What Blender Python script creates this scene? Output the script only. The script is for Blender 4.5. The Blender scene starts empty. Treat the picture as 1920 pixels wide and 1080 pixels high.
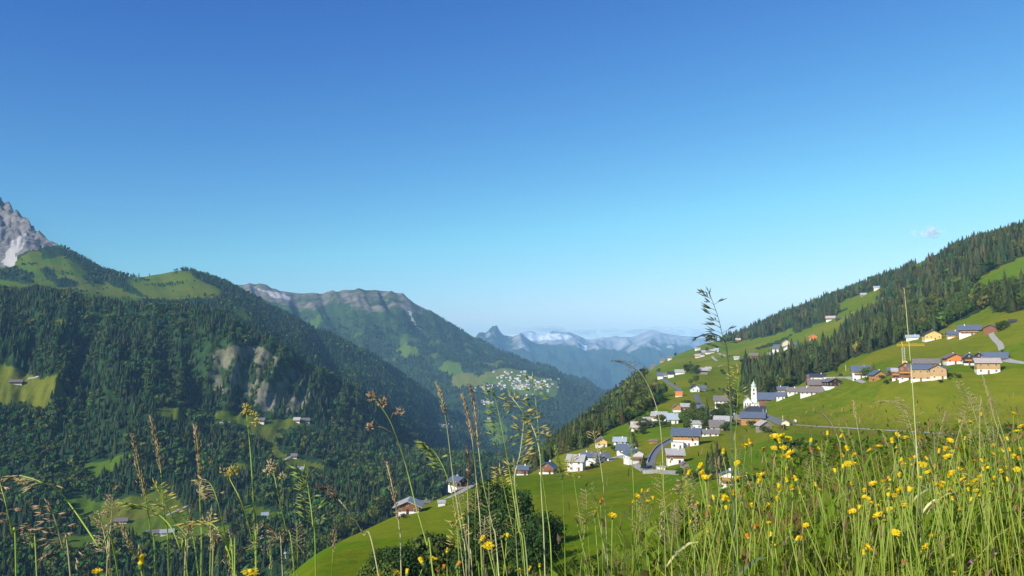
import bpy, math, random
import numpy as np
from mathutils import Vector, Matrix
from mathutils.bvhtree import BVHTree
rng = np.random.default_rng(7)
random.seed(7)
scene = bpy.context.scene
COL = scene.collection
R = math.radians
# ------------------------------------------------------------------ camera
FPX = 1507.0
PITCH = math.atan(150.0 / FPX)
CP, SP = math.cos(PITCH), math.sin(PITCH)
cam = bpy.data.cameras.new("camera")
cam.sensor_width = 36.0
cam.lens = FPX / 1920.0 * 36.0
cam.clip_start = 0.03
cam.clip_end = 90000.0
cam_ob = bpy.data.objects.new("camera", cam)
COL.objects.link(cam_ob)
cam_ob.rotation_euler = (R(90) + PITCH, 0, 0)
scene.camera = cam_ob


def ray(px, py):
    px = np.asarray(px, float); py = np.asarray(py, float)
    s = (540.0 - py) / FPX
    dy = CP - s * SP
    return (px - 960.0) / FPX / dy, (SP + s * CP) / dy      # x and z per metre of y


def at(px, py, Y):
    a, b = ray(px, py)
    return np.stack([a * Y, np.broadcast_to(Y, np.shape(a * Y)).astype(float), b * Y], -1)


def project(P):
    x, y, z = P[..., 0], P[..., 1], P[..., 2]
    f = y * CP + z * SP
    u = -y * SP + z * CP
    return 960 + FPX * x / f, 540 - FPX * u / f


# ------------------------------------------------------------------ numpy noise
_perm = np.random.default_rng(3).permutation(512)
_g = np.random.default_rng(4).uniform(-1, 1, (512, 2))
_g /= np.linalg.norm(_g, axis=1)[:, None]


def noise2(x, y):
    xi = np.floor(x).astype(int); yi = np.floor(y).astype(int)
    xf = x - xi; yf = y - yi
    u = xf * xf * xf * (xf * (xf * 6 - 15) + 10); v = yf * yf * yf * (yf * (yf * 6 - 15) + 10)

    def g(i, j):
        h = _perm[(_perm[(xi + i) & 511] + yi + j) & 511]
        return _g[h, 0] * (xf - i) + _g[h, 1] * (yf - j)
    a = g(0, 0) * (1 - u) + g(1, 0) * u
    b = g(0, 1) * (1 - u) + g(1, 1) * u
    return (a * (1 - v) + b * v) * 1.5


def fbm(x, y, oct=5, gain=.5, ridged=False):
    t = 0; a = 1; n = 0
    for k in range(oct):
        v = noise2(x + 17.3 * k, y - 9.1 * k)
        if ridged: v = 1 - 2 * np.abs(v)
        t = t + a * v; n += a; a *= gain; x = x * 2.03; y = y * 2.03
    return t / n


def pchip(x, y, q):
    """monotone cubic through (x, y); y may have trailing dims along axis 0"""
    x = np.asarray(x, float); y = np.asarray(y, float); q = np.clip(q, x[0], x[-1])
    h = np.diff(x); d = np.diff(y, axis=0) / h.reshape((-1,) + (1,) * (y.ndim - 1))
    m = np.zeros_like(y)
    if len(x) > 2:
        a, b = d[:-1], d[1:]
        with np.errstate(divide='ignore', invalid='ignore'):
            hm = np.where(a * b > 0, 2 * a * b / (a + b), 0)
        m[1:-1] = hm
    m[0] = d[0]; m[-1] = d[-1]
    k = np.clip(np.searchsorted(x, q) - 1, 0, len(x) - 2)
    t = (q - x[k]) / h[k]
    sh = (-1,) + (1,) * (y.ndim - 1)
    t = t.reshape(sh); hh = h[k].reshape(sh)
    return ((2 * t**3 - 3 * t**2 + 1) * y[k] + (t**3 - 2 * t**2 + t) * hh * m[k]
            + (-2 * t**3 + 3 * t**2) * y[k + 1] + (t**3 - t**2) * hh * m[k + 1])


def inpoly(px, py, poly):
    poly = np.asarray(poly, float)
    r = np.zeros(np.shape(px), bool)
    j = len(poly) - 1
    for i in range(len(poly)):
        xi, yi = poly[i]; xj, yj = poly[j]
        if yi != yj:
            c = ((yi > py) != (yj > py)) & (px < (xj - xi) * (py - yi) / (yj - yi) + xi)
            r ^= c
        j = i
    return r


def anypoly(px, py, polys):
    r = np.zeros(np.shape(px), bool)
    for p in polys: r |= inpoly(px, py, p)
    return r


# ------------------------------------------------------------------ object helpers
def mesh_np(name, V, F, mat=None, col=None, smooth=False):
    """one mesh from numpy verts (n,3) and faces (m,k)"""
    V = np.ascontiguousarray(V, np.float32)
    F = np.ascontiguousarray(F, np.int32)
    me = bpy.data.meshes.new(name)
    me.vertices.add(len(V)); me.vertices.foreach_set("co", V.ravel())
    k = F.shape[1]
    me.loops.add(F.size); me.loops.foreach_set("vertex_index", F.ravel())
    me.polygons.add(len(F))
    me.polygons.foreach_set("loop_start", np.arange(0, F.size, k, dtype=np.int32))
    me.polygons.foreach_set("loop_total", np.full(len(F), k, np.int32))
    if smooth: me.polygons.foreach_set("use_smooth", np.ones(len(F), bool))
    if col is not None:
        at_ = me.color_attributes.new("tint", 'FLOAT_COLOR', 'POINT')
        c = np.ones((len(V), 4), np.float32); c[:, :col.shape[1]] = col
        at_.data.foreach_set("color", c.ravel())
    me.update(calc_edges=True)
    if mat: me.materials.append(mat)
    return me


def link(name, me, parent=None, loc=None):
    o = bpy.data.objects.new(name, me)
    COL.objects.link(o)
    if parent is not None: o.parent = parent
    if loc is not None: o.location = loc
    return o


def empty(name, loc, rz=0):
    o = bpy.data.objects.new(name, None)
    o.empty_display_size = .2
    COL.objects.link(o); o.location = loc; o.rotation_euler = (0, 0, rz)
    return o


def tag(o, label=None, cat=None, group=None, kind=None):
    if label: o["label"] = label
    if cat: o["category"] = cat
    if group: o["group"] = group
    if kind: o["kind"] = kind
    return o


class MB:
    """collects boxes, prisms and tubes for one mesh"""
    def __init__(s): s.v = []; s.f = []

    def add(s, v, f):
        b = len(s.v); s.v += [tuple(p) for p in v]; s.f += [tuple(i + b for i in q) for q in f]; return s

    def box(s, x0, x1, y0, y1, z0, z1):
        v = [(x0, y0, z0), (x1, y0, z0), (x1, y1, z0), (x0, y1, z0), (x0, y0, z1), (x1, y0, z1), (x1, y1, z1), (x0, y1, z1)]
        return s.add(v, [(0, 3, 2, 1), (4, 5, 6, 7), (0, 1, 5, 4), (1, 2, 6, 5), (2, 3, 7, 6), (3, 0, 4, 7)])

    def prism(s, prof, x0, x1):
        """profile in (y, z) run along x"""
        n = len(prof)
        v = [(x0, y, z) for y, z in prof] + [(x1, y, z) for y, z in prof]
        f = [(i, (i + 1) % n, n + (i + 1) % n, n + i) for i in range(n)]
        return s.add(v, f + [tuple(range(n - 1, -1, -1)), tuple(range(n, 2 * n))])

    def tube(s, pts, rad, n=6):
        pts = [Vector(p) for p in pts]
        if not hasattr(rad, '__len__'): rad = [rad] * len(pts)
        v = []; f = []
        for i, p in enumerate(pts):
            d = (pts[min(i + 1, len(pts) - 1)] - pts[max(i - 1, 0)]).normalized()
            a = d.cross(Vector((0, 0, 1)) if abs(d.z) < .9 else Vector((1, 0, 0))).normalized(); b = d.cross(a)
            for k in range(n):
                t = 2 * math.pi * k / n
                v.append(p + (a * math.cos(t) + b * math.sin(t)) * rad[i])
        for i in range(len(pts) - 1):
            for k in range(n):
                f.append((i * n + k, i * n + (k + 1) % n, (i + 1) * n + (k + 1) % n, (i + 1) * n + k))
        f.append(tuple(range(n - 1, -1, -1))); f.append(tuple(range((len(pts) - 1) * n, len(pts) * n)))
        return s.add(v, f)

    def lathe(s, prof, n=16, c=(0, 0)):
        v = []; f = []
        for r, z in prof:
            for k in range(n):
                t = 2 * math.pi * (k + .5) / n
                v.append((c[0] + r * math.cos(t), c[1] + r * math.sin(t), z))
        for i in range(len(prof) - 1):
            for k in range(n):
                f.append((i * n + k, i * n + (k + 1) % n, (i + 1) * n + (k + 1) % n, (i + 1) * n + k))
        f.append(tuple(range(n - 1, -1, -1))); f.append(tuple(range((len(prof) - 1) * n, len(prof) * n)))
        return s.add(v, f)

    def mesh(s, name, mat=None, smooth=False):
        me = bpy.data.meshes.new(name)
        me.from_pydata(s.v, [], s.f)
        if smooth: me.polygons.foreach_set("use_smooth", [True] * len(me.polygons))
        me.update()
        if mat: me.materials.append(mat)
        return me

    def build(s, name, mat, parent=None, smooth=False):
        return link(name, s.mesh(name, mat, smooth), parent)


# ------------------------------------------------------------------ materials
def new_mat(name):
    m = bpy.data.materials.new(name); m.use_nodes = True
    nt = m.node_tree; nt.nodes.clear()
    return m, nt, nt.nodes, nt.links


def N(nt, t, **kw):
    n = nt.nodes.new(t)
    for k, v in kw.items():
        if k == 'inp':
            for i, x in v.items(): n.inputs[i].default_value = x
        else: setattr(n, k, v)
    return n


def ramp(nt, fac, stops):
    r = N(nt, 'ShaderNodeValToRGB')
    e = r.color_ramp.elements
    while len(e) < len(stops): e.new(.5)
    for i, (p, c) in enumerate(stops):
        e[i].position = p
        e[i].color = (c, c, c, 1) if not hasattr(c, '__len__') else (*c, 1)
    nt.links.new(fac, r.inputs[0])
    return r.outputs[0]


def mixc(nt, fac, a, b, mode='MIX'):
    m = N(nt, 'ShaderNodeMix', data_type='RGBA', blend_type=mode)
    for s, x in ((m.inputs[0], fac), (m.inputs[6], a), (m.inputs[7], b)):
        if hasattr(x, 'is_linked'): nt.links.new(x, s)
        elif hasattr(x, '__len__'): s.default_value = (*x, 1)
        else: s.default_value = x
    return m.outputs[2]


def noise_tex(nt, vec, scale, detail=6, rough=.55, dist=0):
    n = N(nt, 'ShaderNodeTexNoise', inp={'Scale': scale, 'Detail': detail, 'Roughness': rough, 'Distortion': dist})
    nt.links.new(vec, n.inputs['Vector'])
    return n.outputs['Fac']


def plain(name, c, rough=.7, var=.15, scale=2.0, stretch=(1, 1, 1), metal=0, bump=0, spec=.3, translucent=0):
    m, nt, nd, lk = new_mat(name)
    tc = N(nt, 'ShaderNodeTexCoord')
    mp = N(nt, 'ShaderNodeMapping'); mp.inputs['Scale'].default_value = stretch
    lk.new(tc.outputs['Object'], mp.inputs['Vector'])
    f = noise_tex(nt, mp.outputs[0], scale)
    lo = tuple(x * (1 - var * 1.6) for x in c); hi = tuple(min(1, x * (1 + var * 1.6)) for x in c)
    col = ramp(nt, f, [(.3, lo), (.7, hi)])
    b = N(nt, 'ShaderNodeBsdfPrincipled', inp={'Roughness': rough, 'Metallic': metal, 'Specular IOR Level': spec})
    lk.new(col, b.inputs['Base Color'])
    if bump:
        bp = N(nt, 'ShaderNodeBump', inp={'Strength': bump, 'Distance': .05}); lk.new(f, bp.inputs['Height']); lk.new(bp.outputs[0], b.inputs['Normal'])
    o = N(nt, 'ShaderNodeOutputMaterial')
    if translucent:
        t = N(nt, 'ShaderNodeBsdfTranslucent'); lk.new(col, t.inputs['Color'])
        mx = N(nt, 'ShaderNodeMixShader', inp={0: translucent}); lk.new(b.outputs[0], mx.inputs[1]); lk.new(t.outputs[0], mx.inputs[2])
        lk.new(mx.outputs[0], o.inputs[0])
    else: lk.new(b.outputs[0], o.inputs[0])
    return m


def tinted(name, rough=.8, spec=.15, translucent=0.0):
    """albedo from the mesh's own per-leaf tint"""
    m, nt, nd, lk = new_mat(name)
    a = N(nt, 'ShaderNodeAttribute', attribute_name='tint')
    b = N(nt, 'ShaderNodeBsdfPrincipled', inp={'Roughness': rough, 'Specular IOR Level': spec})
    lk.new(a.outputs['Color'], b.inputs['Base Color'])
    o = N(nt, 'ShaderNodeOutputMaterial')
    if translucent:
        t = N(nt, 'ShaderNodeBsdfTranslucent'); lk.new(a.outputs['Color'], t.inputs['Color'])
        mx = N(nt, 'ShaderNodeMixShader', inp={0: translucent}); lk.new(b.outputs[0], mx.inputs[1]); lk.new(t.outputs[0], mx.inputs[2])
        lk.new(mx.outputs[0], o.inputs[0])
    else: lk.new(b.outputs[0], o.inputs[0])
    return m


def terrain_mat(name, sc=1.0, grassA=(.115, .175, .022), grassB=(.165, .20, .035), forest=(.022, .045, .014), rock=(.30, .275, .25), rockB=(.17, .16, .145), extra=(.75, .77, .8)):
    """mask R = meadow, G = rock, B = snow or scree; the rest forest floor"""
    m, nt, nd, lk = new_mat(name)
    g = N(nt, 'ShaderNodeNewGeometry'); pos = g.outputs['Position']
    at_ = N(nt, 'ShaderNodeAttribute', attribute_name='tint')
    sp = N(nt, 'ShaderNodeSeparateColor'); lk.new(at_.outputs['Color'], sp.inputs[0])
    n1 = noise_tex(nt, pos, .012 * sc, 8, .6)
    n2 = noise_tex(nt, pos, .11 * sc, 6, .6)
    n3 = noise_tex(nt, pos, .9 * sc, 4, .6)
    ga = mixc(nt, ramp(nt, n1, [(.38, 0), (.62, 1)]), grassA, grassB)
    ga = mixc(nt, ramp(nt, n2, [(.40, 0), (.64, .8)]), ga, tuple(x * f for x, f in zip(grassA, (.7, .82, .8))))
    mp = N(nt, 'ShaderNodeMapping'); mp.inputs['Scale'].default_value = (.02 * sc, .02 * sc, .25 * sc); lk.new(pos, mp.inputs[0])
    st = noise_tex(nt, mp.outputs[0], 3.0, 4, .55)
    ga = mixc(nt, ramp(nt, st, [(.45, 0), (.62, .5)]), ga, tuple(x * f for x, f in zip(grassB, (1.12, 1.0, 1.0))))
    ga = mixc(nt, ramp(nt, n3, [(.35, .35), (.65, 0)]), ga, tuple(x * .62 for x in grassA))
    # hay plots cut on different days, with their swaths
    wv = N(nt, 'ShaderNodeVectorMath', operation='MULTIPLY'); wv.inputs[1].default_value = (1, 1, .3); lk.new(pos, wv.inputs[0])
    wd = N(nt, 'ShaderNodeTexNoise', inp={'Scale': .02 * sc, 'Detail': 3.0}); lk.new(pos, wd.inputs['Vector'])
    wa = N(nt, 'ShaderNodeVectorMath', operation='MULTIPLY_ADD'); wa.inputs[1].default_value = (60 / sc,) * 3; lk.new(wd.outputs['Color'], wa.inputs[0]); lk.new(wv.outputs[0], wa.inputs[2])
    vo = N(nt, 'ShaderNodeTexVoronoi', inp={'Scale': .011 * sc}); lk.new(wa.outputs[0], vo.inputs['Vector'])
    vs = N(nt, 'ShaderNodeSeparateColor'); lk.new(vo.outputs['Color'], vs.inputs[0])
    ga = mixc(nt, ramp(nt, vs.outputs[0], [(.2, .55), (.5, 0)]), ga, tuple(x * f for x, f in zip(grassA, (.72, 1.0, 1.0))))
    ga = mixc(nt, ramp(nt, vs.outputs[1], [(.55, 0), (.85, .6)]), ga, tuple(x * f for x, f in zip(grassB, (1.18, .98, 1.3))))
    sw = N(nt, 'ShaderNodeTexWave', inp={'Scale': .035 * sc, 'Distortion': 6.0, 'Detail': 3.0, 'Detail Scale': 1.5}); lk.new(wa.outputs[0], sw.inputs['Vector'])
    ga = mixc(nt, ramp(nt, sw.outputs['Fac'], [(.35, .16), (.7, 0)]), ga, tuple(x * .6 for x in grassA))
    fo = mixc(nt, ramp(nt, n2, [(.35, 0), (.7, 1)]), forest, tuple(x * 1.9 for x in forest))
    mr = N(nt, 'ShaderNodeMapping'); mr.inputs['Scale'].default_value = (.05 * sc, .05 * sc, .018 * sc); lk.new(pos, mr.inputs[0])
    rr = noise_tex(nt, mr.outputs[0], 1.0, 9, .68)
    ro = mixc(nt, ramp(nt, rr, [(.38, 0), (.62, 1)]), rockB, rock)
    c = mixc(nt, ramp(nt, sp.outputs[0], [(.35, 0), (.65, 1)]), fo, ga)
    # edges broken up by the noise
    ad = N(nt, 'ShaderNodeMath', operation='MULTIPLY_ADD', inp={1: .9, 2: -.45}); lk.new(n2, ad.inputs[0])
    s2 = N(nt, 'ShaderNodeMath', operation='ADD'); lk.new(sp.outputs[1], s2.inputs[0]); lk.new(ad.outputs[0], s2.inputs[1])
    c = mixc(nt, ramp(nt, s2.outputs[0], [(.38, 0), (.6, 1)]), c, ro)
    s3 = N(nt, 'ShaderNodeMath', operation='ADD'); lk.new(sp.outputs[2], s3.inputs[0]); lk.new(ad.outputs[0], s3.inputs[1])
    c = mixc(nt, ramp(nt, s3.outputs[0], [(.45, 0), (.58, 1)]), c, extra)
    b = N(nt, 'ShaderNodeBsdfPrincipled', inp={'Roughness': 1.0, 'Specular IOR Level': 0.0})
    lk.new(c, b.inputs['Base Color'])
    bp = N(nt, 'ShaderNodeBump', inp={'Strength': .5, 'Distance': 2.0 / sc}); lk.new(n2, bp.inputs['Height']); lk.new(bp.outputs[0], b.inputs['Normal'])
    o = N(nt, 'ShaderNodeOutputMaterial'); lk.new(b.outputs[0], o.inputs[0])
    return m
# ------------------------------------------------------------------ light, sky, air
SUN_AZ = R(224)          # compass from +Y, clockwise: behind the camera, to the left
SUN_EL = R(29)
sdir = Vector((math.sin(SUN_AZ) * math.cos(SUN_EL), math.cos(SUN_AZ) * math.cos(SUN_EL), math.sin(SUN_EL)))
sun = bpy.data.lights.new("sun", 'SUN'); sun.energy = 4.6; sun.angle = R(.5); sun.color = (1, .955, .87)
so = bpy.data.objects.new("sun", sun); COL.objects.link(so)
so.rotation_euler = sdir.to_track_quat('Z', 'Y').to_euler(); so.location = (-50, -50, 80)
w = bpy.data.worlds.new("World"); scene.world = w; w.use_nodes = True
nt = w.node_tree; nt.nodes.clear()
sky = N(nt, 'ShaderNodeTexSky', sky_type='NISHITA', sun_disc=False)
sky.sun_elevation = SUN_EL; sky.sun_rotation = SUN_AZ
sky.altitude = 1200; sky.air_density = 1.0; sky.dust_density = .7; sky.ozone_density = 1.6
KS = 5.0
d1 = N(nt, 'ShaderNodeVectorMath', operation='SCALE'); d1.inputs['Scale'].default_value = 1 / KS; nt.links.new(sky.outputs[0], d1.inputs[0])
sc_ = N(nt, 'ShaderNodeSeparateColor'); nt.links.new(d1.outputs[0], sc_.inputs[0])
gma = N(nt, 'ShaderNodeCombineColor')
for i_, (pw, ml, lin) in enumerate(((2.1, .9, 1.08), (1.74, .965, .93), (.88, .86, 2.0))):       # a deep clear alpine blue
    a_ = N(nt, 'ShaderNodeMath', operation='POWER', inp={1: pw}); m_ = N(nt, 'ShaderNodeMath', operation='MULTIPLY', inp={1: lin})
    n_ = N(nt, 'ShaderNodeMath', operation='MINIMUM'); b_ = N(nt, 'ShaderNodeMath', operation='MULTIPLY', inp={1: ml})
    nt.links.new(sc_.outputs[i_], a_.inputs[0]); nt.links.new(sc_.outputs[i_], m_.inputs[0]); nt.links.new(a_.outputs[0], n_.inputs[0]); nt.links.new(m_.outputs[0], n_.inputs[1])
    nt.links.new(n_.outputs[0], b_.inputs[0]); nt.links.new(b_.outputs[0], gma.inputs[i_])
d2 = N(nt, 'ShaderNodeVectorMath', operation='SCALE'); d2.inputs['Scale'].default_value = KS; nt.links.new(gma.outputs[0], d2.inputs[0])
bg = N(nt, 'ShaderNodeBackground', inp={'Strength': .15}); nt.links.new(d2.outputs[0], bg.inputs[0])
wo = N(nt, 'ShaderNodeOutputWorld'); nt.links.new(bg.outputs[0], wo.inputs[0])
scene.view_settings.view_transform = 'Standard'; scene.view_settings.look = 'None'
scene.view_settings.exposure = 0.35; scene.view_settings.gamma = 1.0
scene.render.engine = 'CYCLES'
cy = scene.cycles
cy.max_bounces = 4; cy.diffuse_bounces = 2; cy.glossy_bounces = 1; cy.transmission_bounces = 2; cy.transparent_max_bounces = 40; cy.volume_bounces = 0
cy.use_denoising = True; cy.sample_clamp_indirect = 5.0
try: cy.denoiser = 'OPENIMAGEDENOISE'
except Exception: pass

# ------------------------------------------------------------------ terrain lofted through contour lines (image column, image row, metres away)
LAYERS = {}


def loft(name, lines, px0, px1, step, seg, mat, disp=None, masks=None, kind='structure', crest=None):
    """lines: near to far, each [(px, py, Y), ...]; seg: rows per interval"""
    cols = np.arange(px0, px1 + step, step, float)
    L = []
    for ln in lines:
        a = np.array(sorted(ln), float)
        L.append(np.stack([pchip(a[:, 0], a[:, 1], cols), 1 / np.exp(pchip(a[:, 0], np.log(a[:, 2]), cols))], -1))
    L = np.array(L)                                        # lines, cols, (py, 1/Y)
    q = np.concatenate([np.linspace(i, i + 1, seg[i], endpoint=False) for i in range(len(lines) - 1)] + [[len(lines) - 1]])
    G = pchip(np.arange(len(lines)), L, q)
    PX = np.broadcast_to(cols, G.shape[:2]).copy(); PY = G[..., 0]; Y = 1 / G[..., 1]
    P = at(PX, PY, Y)
    if disp is not None: P[..., 2] += disp(P[..., 0], P[..., 1], PX, PY, q[:, None])
    PX, PY = project(P)
    nr, nc = PX.shape
    M = masks(PX, PY, P) if masks else np.zeros((nr, nc, 3))
    i = np.arange(nr * nc).reshape(nr, nc)
    F = np.stack([i[:-1, :-1], i[:-1, 1:], i[1:, 1:], i[1:, :-1]], -1).reshape(-1, 4)
    me = mesh_np(name, P.reshape(-1, 3), F, mat, M.reshape(-1, 3), smooth=True)
    o = link(name, me); tag(o, kind=kind)
    bvh = BVHTree.FromPolygons(P.reshape(-1, 3).tolist(), F.tolist())
    LAYERS[name] = dict(PX=PX, PY=PY, P=P, M=M, q=q, bvh=bvh, ob=o)
    return o


def hit(px, py, layers):
    """nearest ground point seen at a pixel"""
    a, b = ray(px, py); d = Vector((float(a), 1, float(b))).normalized()
    best = None
    for l in layers:
        loc, n, i, t = LAYERS[l]['bvh'].ray_cast(Vector((0, 0, 0)), d)
        if loc is not None and (best is None or t < best[1]): best = (loc, t)
    return best[0] if best else None


def drop(x, y, layer):
    loc, n, i, t = LAYERS[layer]['bvh'].ray_cast(Vector((x, y, 5000)), Vector((0, 0, -1)))
    return loc.z if loc is not None else None


# ---- B: the sunny slope with the village
B_lines = [
 [(400, 1500, 60), (960, 1350, 60), (1400, 1150, 60), (1800, 1050, 60), (2250, 1000, 60)],
 [(400, 1260, 150), (500, 1190, 155), (600, 1110, 165), (765, 1092, 175), (960, 1062, 175), (1200, 1010, 175), (1400, 925, 180), (1600, 872, 190), (1800, 850, 200), (2250, 830, 200)],
 [(400, 1190, 200), (500, 1105, 225), (540, 1080, 240), (600, 1034, 265), (680, 995, 305), (740, 967, 335), (800, 944, 365), (880, 910, 410), (950, 893, 435), (1000, 889, 440), (1100, 876, 440), (1200, 866, 430), (1300, 850, 420), (1400, 830, 425), (1500, 799, 450), (1600, 804, 420), (1700, 808, 390), (1830, 816, 350), (2250, 840, 300)],
 [(400, 1300, 300), (600, 1160, 360), (740, 1080, 430), (880, 980, 500), (960, 915, 520), (1020, 880, 530), (1060, 852, 535), (1110, 829, 545), (1170, 800, 590), (1240, 765, 650), (1300, 750, 690), (1410, 771, 650), (1450, 757, 620), (1560, 727, 570), (1620, 715, 530), (1680, 715, 480), (1725, 712, 460), (1800, 694, 465), (1860, 700, 450), (1900, 690, 445), (2250, 650, 400)],
 [(400, 1300, 500), (880, 985, 700), (940, 930, 690), (1000, 882, 690), (1060, 842, 710), (1110, 815, 730), (1160, 780, 780), (1205, 738, 870), (1250, 723, 910), (1320, 702, 1000), (1400, 712, 900), (1480, 690, 880), (1560, 692, 740), (1640, 662, 700), (1700, 645, 690), (1760, 630, 690), (1850, 605, 640), (1920, 588, 600), (2250, 540, 560)],
 [(400, 1300, 900), (880, 1010, 950), (940, 940, 900), (1000, 880, 900), (1060, 822, 1000), (1110, 783, 1080), (1160, 744, 1200), (1205, 708, 1250), (1250, 696, 1250), (1320, 673, 1500), (1400, 657, 1500), (1480, 648, 1400), (1560, 632, 1250), (1640, 598, 1100), (1700, 583, 1020), (1800, 552, 930), (1920, 520, 850), (2250, 440, 800)],
 [(400, 1300, 1300), (880, 1060, 1250), (940, 980, 1200), (1000, 900, 1200), (1060, 830, 1300), (1110, 780, 1400), (1160, 735, 1650), (1195, 709, 1850), (1215, 697, 1950), (1260, 669, 2100), (1330, 643, 2250), (1380, 632, 2350), (1450, 598, 2250), (1560, 555, 2050), (1700, 503, 1750), (1800, 460, 1500), (1920, 428, 1250), (2250, 340, 1100)],
 [(400, 1400, 1700), (880, 1150, 1600), (1000, 980, 1600), (1110, 860, 1900), (1215, 760, 2700), (1330, 690, 3300), (1450, 640, 3300), (1700, 560, 2800), (1920, 490, 2200), (2250, 420, 2000)],
 [(400, 1400, 2200), (880, 1250, 2200), (1000, 1080, 2200), (1110, 950, 2600), (1215, 840, 3600), (1450, 760, 4500), (1920, 650, 4000), (2250, 600, 3800)],
]
WOOD_B = [
 [(840, 930), (950, 885), (1010, 862), (1060, 850), (1108, 838), (1113, 824), (1172, 795), (1236, 757), (1243, 744), (1225, 740), (1207, 738), (1203, 718), (1212, 694), (1215, 670), (1100, 690), (840, 880)],
 [(1390, 690), (1400, 682), (1440, 692), (1480, 657), (1500, 650), (1560, 648), (1577, 622), (1592, 598), (1612, 590), (1652, 572), (1640, 560), (1650, 545), (1700, 520), (1800, 440), (1960, 380), (1960, 470), (1920, 482), (1870, 505), (1840, 520), (1815, 545), (1830, 556), (1862, 552), (1875, 562), (1830, 590), (1790, 604), (1760, 622), (1700, 638), (1650, 654), (1600, 674), (1550, 698), (1520, 704), (1500, 722), (1440, 746), (1408, 748), (1392, 735)],
 [(1362, 640), (1340, 640), (1385, 600), (1560, 500), (1700, 440), (1760, 430), (1700, 520), (1645, 544), (1600, 557), (1560, 577), (1520, 598), (1480, 618), (1450, 626), (1410, 637)],
 [(1412, 652), (1450, 642), (1490, 627), (1480, 616), (1500, 602), (1560, 577), (1592, 578), (1570, 592), (1555, 600), (1510, 617), (1490, 627), (1470, 642), (1420, 657)],
 [(1864, 586), (1868, 545), (1900, 535), (1960, 535), (1960, 570), (1900, 585)],
]
CLEAR_B = [[(1490, 597), (1555, 577), (1552, 572), (1492, 590)], [(1468, 622), (1487, 613), (1480, 628)]]


def mask_B(px, py, P):
    jx = px + 5 * noise2(P[..., 0] * .02, P[..., 1] * .02); jy = py + 3 * noise2(P[..., 0] * .03 + 9, P[..., 1] * .02)
    f = anypoly(jx, jy, WOOD_B) & ~anypoly(jx, jy, CLEAR_B)
    f |= (px < 1215) & (P[..., 1] > 640) & (py > 690) & ~inpoly(jx, jy, [(1113, 824), (1172, 795), (1236, 757), (1243, 744), (1207, 738), (1203, 718), (1212, 694), (1260, 690), (1260, 830), (1113, 840)])
    M = np.zeros(px.shape + (3,)); M[..., 0] = ~f
    return M


def disp_B(x, y, px, py, q):
    d = y / 500.0
    return 1.6 * d * fbm(x * .006, y * .006, 4) + .5 * np.minimum(d, 2) * fbm(x * .03, y * .03, 4)


mat_near = terrain_mat("hillside_grass", 1.0, grassA=(.135, .205, .008), grassB=(.210, .228, .012), forest=(.03, .045, .012))
loft('hillside', B_lines, 400, 2250, 3.7, [10, 34, 40, 26, 22, 26, 8, 5], mat_near, disp_B, mask_B)

# ---- C1: front of the wooded mountain on the left, with the cliff
C1_lines = [
 [(-500, 1500, 350), (300, 1400, 420), (900, 1400, 600), (1100, 1300, 800)],
 [(-500, 1120, 820), (0, 1100, 850), (300, 1085, 850), (530, 1062, 800), (640, 1010, 860), (720, 965, 980), (800, 915, 1180), (880, 885, 1450), (1100, 885, 1900)],
 [(-500, 990, 1120), (0, 965, 1150), (130, 940, 1180), (340, 908, 1230), (500, 900, 1260), (600, 882, 1350), (700, 865, 1500), (800, 858, 1700), (880, 858, 1950), (1100, 870, 2300)],
 [(-500, 850, 1400), (0, 820, 1420), (100, 805, 1440), (300, 778, 1480), (400, 790, 1540), (500, 800, 1590), (580, 800, 1650), (650, 812, 1720), (740, 832, 1850), (800, 852, 2000), (880, 872, 2250), (1100, 890, 2600)],
 [(-500, 690, 1700), (0, 694, 1650), (100, 725, 1600), (300, 690, 1740), (400, 745, 1690), (470, 765, 1680), (560, 765, 1720), (620, 770, 1800), (700, 790, 1920), (760, 818, 2050), (800, 856, 2180), (880, 890, 2400), (1100, 900, 2800)],
 [(-500, 615, 1950), (0, 620, 1900), (150, 640, 1850), (300, 640, 1850), (400, 668, 1790), (500, 690, 1780), (560, 715, 1800), (620, 740, 1870), (700, 768, 1980), (760, 815, 2110), (800, 860, 2240), (880, 900, 2500), (1100, 910, 2900)],
 [(-500, 545, 2250), (0, 550, 2200), (60, 548, 2180), (150, 563, 2120), (250, 578, 2050), (330, 584, 2000), (400, 593, 1950), (470, 622, 1900), (530, 660, 1880), (570, 688, 1890), (620, 714, 1950), (680, 752, 2040), (740, 802, 2150), (800, 862, 2280), (880, 915, 2600), (1100, 925, 3000)],
 [(-500, 548, 2700), (0, 555, 2600), (250, 590, 2420), (400, 640, 2230), (470, 700, 2080), (530, 760, 2010), (620, 820, 2060), (740, 890, 2240), (880, 960, 2750), (1100, 960, 3300)],
 [(-500, 620, 3300), (250, 680, 3000), (530, 830, 2700), (740, 930, 2800), (1100, 1000, 3700)],
]
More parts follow.
